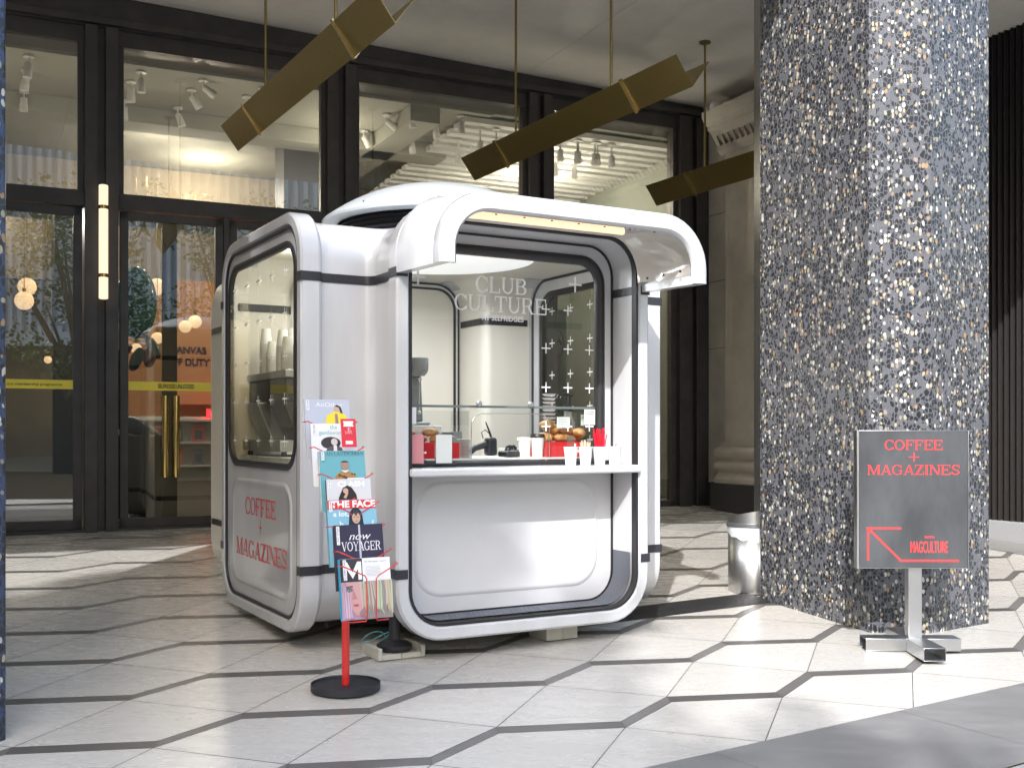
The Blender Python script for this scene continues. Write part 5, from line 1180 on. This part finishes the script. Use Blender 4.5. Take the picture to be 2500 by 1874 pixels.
# bag and dark display table inside
tb = empty('display_table', uw(-.55, 13.0, .6), UT, 'low dark display table inside the far left door', 'table')
MB().box(-.6, .6, -.35, .35, .40, .46).build('table_top', M['whitep'], tb, bevel=.006)
for x in (-.5, .5):
    for y in (-.28, .28): MB().box(x - .02, x + .02, y - .02, y + .02, 0, .399).build('leg', M['black'], tb)
pb = empty('painted_board', uw(6.03, 11.35, 1.7), UT, 'green painted board with dark red and black brush marks, seen through the kiosk windows', 'painting')
MB().box(-.2, .2, 0, .02, 0, 1.25).build('board', mat('green_paint', (.16, .30, .20), .6, var=.4, vscale=5), pb, smooth=0)
mb = MB()
for cx, cz_, r_, w_ in ((-.0, .85, .16, .02), (.0, .62, .11, .03)): mb.tube([(cx + r_ * cos(radians(a)), -.012, cz_ + r_ * 1.25 * sin(radians(a))) for a in range(0, 361, 24)], w_ * .6, 6)
mb.build('brush_mark', flat((.22, .04, .05)), pb, smooth=60)
mb = MB(); mb.tube([(-.09, -.012, .93), (-.03, -.014, .87), (-.02, -.012, .78)], .014, 6).tube([(.04, -.012, .82), (.10, -.014, .90), (.13, -.012, .84)], .014, 6).ball((0, 0, .52), .09, 12, 8, sc=(1, .15, .5)); mb.build('brush_mark', M['black'], pb, smooth=60)
def person(s, n, h, lab, dress, arms=.06):
    me = bpy.data.meshes.new('person'); v = [(0, 0, .52), (0, 0, .62), (0, 0, .74), (0, 0, .82), (0, 0, .86), (0, -.01, .93), (0, -.01, .97), (-.10, 0, .81), (-.13, 0, .66), (-.14, -.03, .52), (-.14, -.04, .47), (.10, 0, .81), (.13, 0, .66), (.14, -.03, .52), (.14, -.04, .47), (-.05, 0, .48), (-.055, .0, .27), (-.055, .01, .04), (-.055, -.06, .015), (.05, 0, .48), (.055, 0, .27), (.055, .01, .04), (.055, -.06, .015)]
    e = [(0, 1), (1, 2), (2, 3), (3, 4), (4, 5), (5, 6), (3, 7), (7, 8), (8, 9), (9, 10), (3, 11), (11, 12), (12, 13), (13, 14), (0, 15), (15, 16), (16, 17), (17, 18), (0, 19), (19, 20), (20, 21), (21, 22)]
    r = [.085, .07, .085, .07, .028, .052, .045, .035, .027, .02, .018, .035, .027, .02, .018, .055, .036, .022, .018, .055, .036, .022, .018]
    me.from_pydata([tuple(c * h for c in p) for p in v], e, []); o = bpy.data.objects.new('person', me); C.objects.link(o)
    sk_ = o.modifiers.new('skin', 'SKIN'); o.modifiers.new('sub', 'SUBSURF').levels = 1; o.modifiers['sub'].render_levels = 1
    for i, q in enumerate(me.skin_vertices[0].data): q.radius = (r[i] * h, r[i] * h * .8); q.use_root = i == 0
    me.materials.append(mat('skin', (.35, .22, .16), .6)); o.location = uw(s, n, .6); o.rotation_euler = (0, 0, UT)
    tag(o, lab, 'person')
    MB().lathe([(.10 * h, .05 * h), (.085 * h, .3 * h), (.105 * h, .5 * h), (.085 * h, .64 * h), (.125 * h, .78 * h), (.06 * h, .84 * h)] if dress else [(.12 * h, .46 * h), (.1 * h, .62 * h), (.13 * h, .8 * h), (.05 * h, .85 * h)], 20).build('clothing', M['black'] if dress else flat((.12, .10, .10)), o, smooth=60)
    MB().ball((0, .01 * h, .955 * h), .056 * h, 16, 10, sc=(1, 1, 1.15)).build('hair', M['black'], o, smooth=60)
person(-.10, 18.6, 1.70, 'person in a long dark dress standing deep inside the shop', True); person(-.75, 19.4, 1.70, 'person in a dark top further back, left of the one in a long dress', False)
def lamp(name, kind, loc, e, col=(1, .86, .68), size=.05, rot=None, sy=None):
    l = bpy.data.lights.new(name, kind); l.energy = e; l.color = col
    if kind == 'AREA':
        l.shape = 'RECTANGLE'; l.size = size; l.size_y = sy or size
    else: l.shadow_soft_size = size
    o = bpy.data.objects.new(name, l); C.objects.link(o); o.location = loc
    if rot: o.rotation_euler = rot
    return o
for s, n, e in ((-1.5, 12.9, 14), (1.9, 13.7, 16), (2.6, 14.6, 40), (3.7, 12.2, 12), (0, 17.2, 60), (6.6, 12.6, 50)): lamp('shop_lamp', 'POINT', uw(s, n, 4.62), e, size=.03)
for s, e in ((-.2, 7), (2.1, 7), (4.45, 6), (6.6, 12)): lamp('transom_fill', 'AREA', uw(s, NF + .12, 3.68), e, size=1.7, sy=.045, rot=(radians(140), 0, UT))  # added fill lights, hidden behind the transom to brighten the shop ceiling
for x_, y_, e in ((-.92, .15, 3.0), (-.05, -.72, 3.2)): lamp('kiosk_fill', 'POINT', kp(x_, y_, 2.12), e, (1, .95, .86), .03)  # fill lights added to brighten the stacked cups and the front counter
# added fill light in the kiosk, in place of daylight through the roof dome
l = bpy.data.lights.new('kiosk_fill', 'AREA'); l.energy = 12; l.size = .9; l.color = (1, .97, .92); o = bpy.data.objects.new('kiosk_fill', l); C.objects.link(o); o.location = kp(0, 0, 2.05)

# ================================================================== ACROSS THE STREET (behind the camera: seen in the glass, shades the left)
ob = empty('fin_building', uw(8, -18, -.9), UT + .42, 'white building with close vertical fins across the street', 'building')
MB().box(-11, 9, -6, 0, 0, 5.5).build('ground_storey', mat('dark_glazing', (.05, .06, .07), .15, metal=.4), ob, smooth=0)
MB().box(-11.2, 9.2, -6.2, .2, 5.5, 6.0).box(-11.2, 9.2, -6.2, .15, 9.4, 9.8).build('floor_band', M['cladding'], ob, smooth=0)
mb = MB()
for i in range(58): mb.box(-11 + i * .35, -10.86 + i * .35, 0, .25, 6, 14.2)
mb.build('fins', M['cladding'], ob, smooth=0)
MB().box(-11, 9, -6, -.02, 6, 14.2).build('wall', mat('pale_grey_wall', (.72, .75, .80), .5), ob, smooth=0)
tall = empty('shade_block', uw(-26, -22, -1), UT, 'tall stone block added down the street, unseen, shading the left', 'building')
MB().box(-24, 10.6, -8, 3, 0, 24.0).build('wall', M['stone'], tall, smooth=0)  # added out of view to keep the sun off the left side
MB().box(-24, 6.9, -8, 2.9, 24.01, 27.0).build('shade_block_top', M['stone'], tall, smooth=0)
mb = MB()
for f_ in range(6):
    for k in range(14): mb.box(-22 + k * 2.3, -20.8 + k * 2.3, 3.0, 3.02, 2 + f_ * 3.6, 4.2 + f_ * 3.6)
mb.build('window', M['dark'], tall, smooth=0)
# street trees: trunk, limbs and a crown of leaves
def sil(s):                                       # height the near crown reaches along the street
    pts = [(-20, 10.9), (-8.6, 11.1), (-7.6, 11.25), (-7.1, 12.6), (-6.2, 12.5), (-5.95, 11.1), (-5.3, 10.9), (-4.75, 10.2), (-4.15, 9.95), (-3.95, 9.2), (-3.75, 8.55), (-3.2, 7.6), (-2.5, 7.1), (-2.0, 6.2), (-1.5, 4.0), (-1.2, 0)]
    for (a, b), (c, d) in zip(pts, pts[1:]):
        if a <= s <= c: return b + (d - b) * (s - a) / (c - a)
    return 0
def tree(name, s0, n0, h, lab, clumps, leaf=.11, seed=1, per=260):
    r_ = random.Random(seed); g = uw(s0, n0, 0); z0 = fz(g.x, g.y); clumps = [((c[0], c[1], c[2] - z0), r) for c, r in clumps]
    t = empty(name, (g.x, g.y, z0), UT, lab, 'tree', 'street trees opposite the store')
    mb = MB(); mb.tube([(0, 0, 0), (.05, .05, h * .25), (0, .1, h * .5), (.1, 0, h * .8)], [.20, .16, .12, .04], 12)
    for c, r in clumps:
        if r_.random() < .5: mb.tube([(0, 0, h * r_.uniform(.3, .5)), (c[0] * .5, c[1] * .5, c[2] * .75), (c[0], c[1], c[2])], [.08, .05, .015], 8)
    mb.build('trunk', M['bark'], t, smooth=60)
    vs, fs = [], []
    for c, r in clumps:
        for i in range(int(per * r * r)):
            while True:
                p = Vector((r_.uniform(-1, 1), r_.uniform(-1, 1), r_.uniform(-1, 1)))
                if p.length < 1: break
            p = Vector(c) + p * r; a = Vector((r_.uniform(-1, 1), r_.uniform(-1, 1), r_.uniform(-.6, .6))).normalized(); b = a.orthogonal().normalized(); b = Matrix.Rotation(r_.uniform(0, 6.3), 3, a) @ b
            l = leaf * r_.uniform(.7, 1.4); k = len(vs); vs += [p - a * l, p + b * l * .6, p + a * l, p - b * l * .6]; fs.append((k, k + 1, k + 2, k + 3))
    mb = MB(); mb.add(vs, fs); mb.tone = [1]; o = mb.build('crown', M['leaf'], t, smooth=0); return t
cl = []; rr_ = random.Random(11)
s = -15.0
while s < -1.2:                                    # clumps follow the outline of the crown against the sun
    for k in range(3):
        n = rr_.uniform(-1.0, 1.0); r0 = rr_.uniform(.26, .38); top = sil(s + .79 * n + .38) - 1.02 * n + 3.85 - r0; z = top; lvl = 0
        while z > top - 6.0 and z > 5:
            r = r0 if lvl < 3 else .5
            if not (lvl < 3 and rr_.random() < .34): cl.append(((s + 7.0 + rr_.uniform(-.2, .2), n, z), r))
            z -= .40 if lvl < 3 else .62; lvl += 1
    s += .42
for s_, z_ in ((1.81, 15.45), (1.86, 15.42), (1.91, 15.38), (1.96, 15.35), (2.25, 15.37), (2.19, 15.31), (2.1, 15.3), (1.81, 15.22), (1.86, 15.19), (1.91, 15.15), (1.97, 15.12), (2.05, 15.08), (2.13, 14.89), (2.18, 14.71), (2.01, 14.93), (1.84, 14.89), (1.75, 15.08)):
    cl.append(((s_, rr_.uniform(-.1, .1), z_), .13))   # outer sprays that dapple the kiosk corner
tree('street_tree', -10.16, -7.0, 14.5, 'broad tall plane tree across the street, down from the store entrance', [(c, r) for c, r in cl], per=360, leaf=.13, seed=4)
for s0, n0, sd in ((2.2, -7.5, 5), (6.2, -8.5, 6)):
    r2 = random.Random(sd); tree('street_tree', s0, n0, 7.5, ('leafy street tree in front of the fin building, nearer one', 'leafy street tree in front of the fin building, further one')[sd - 5], [((r2.gauss(0, .9), r2.gauss(0, .9), r2.uniform(3.2, 7.6)), r2.uniform(.4, .75)) for _ in range(44)], per=260, leaf=.065, seed=sd)
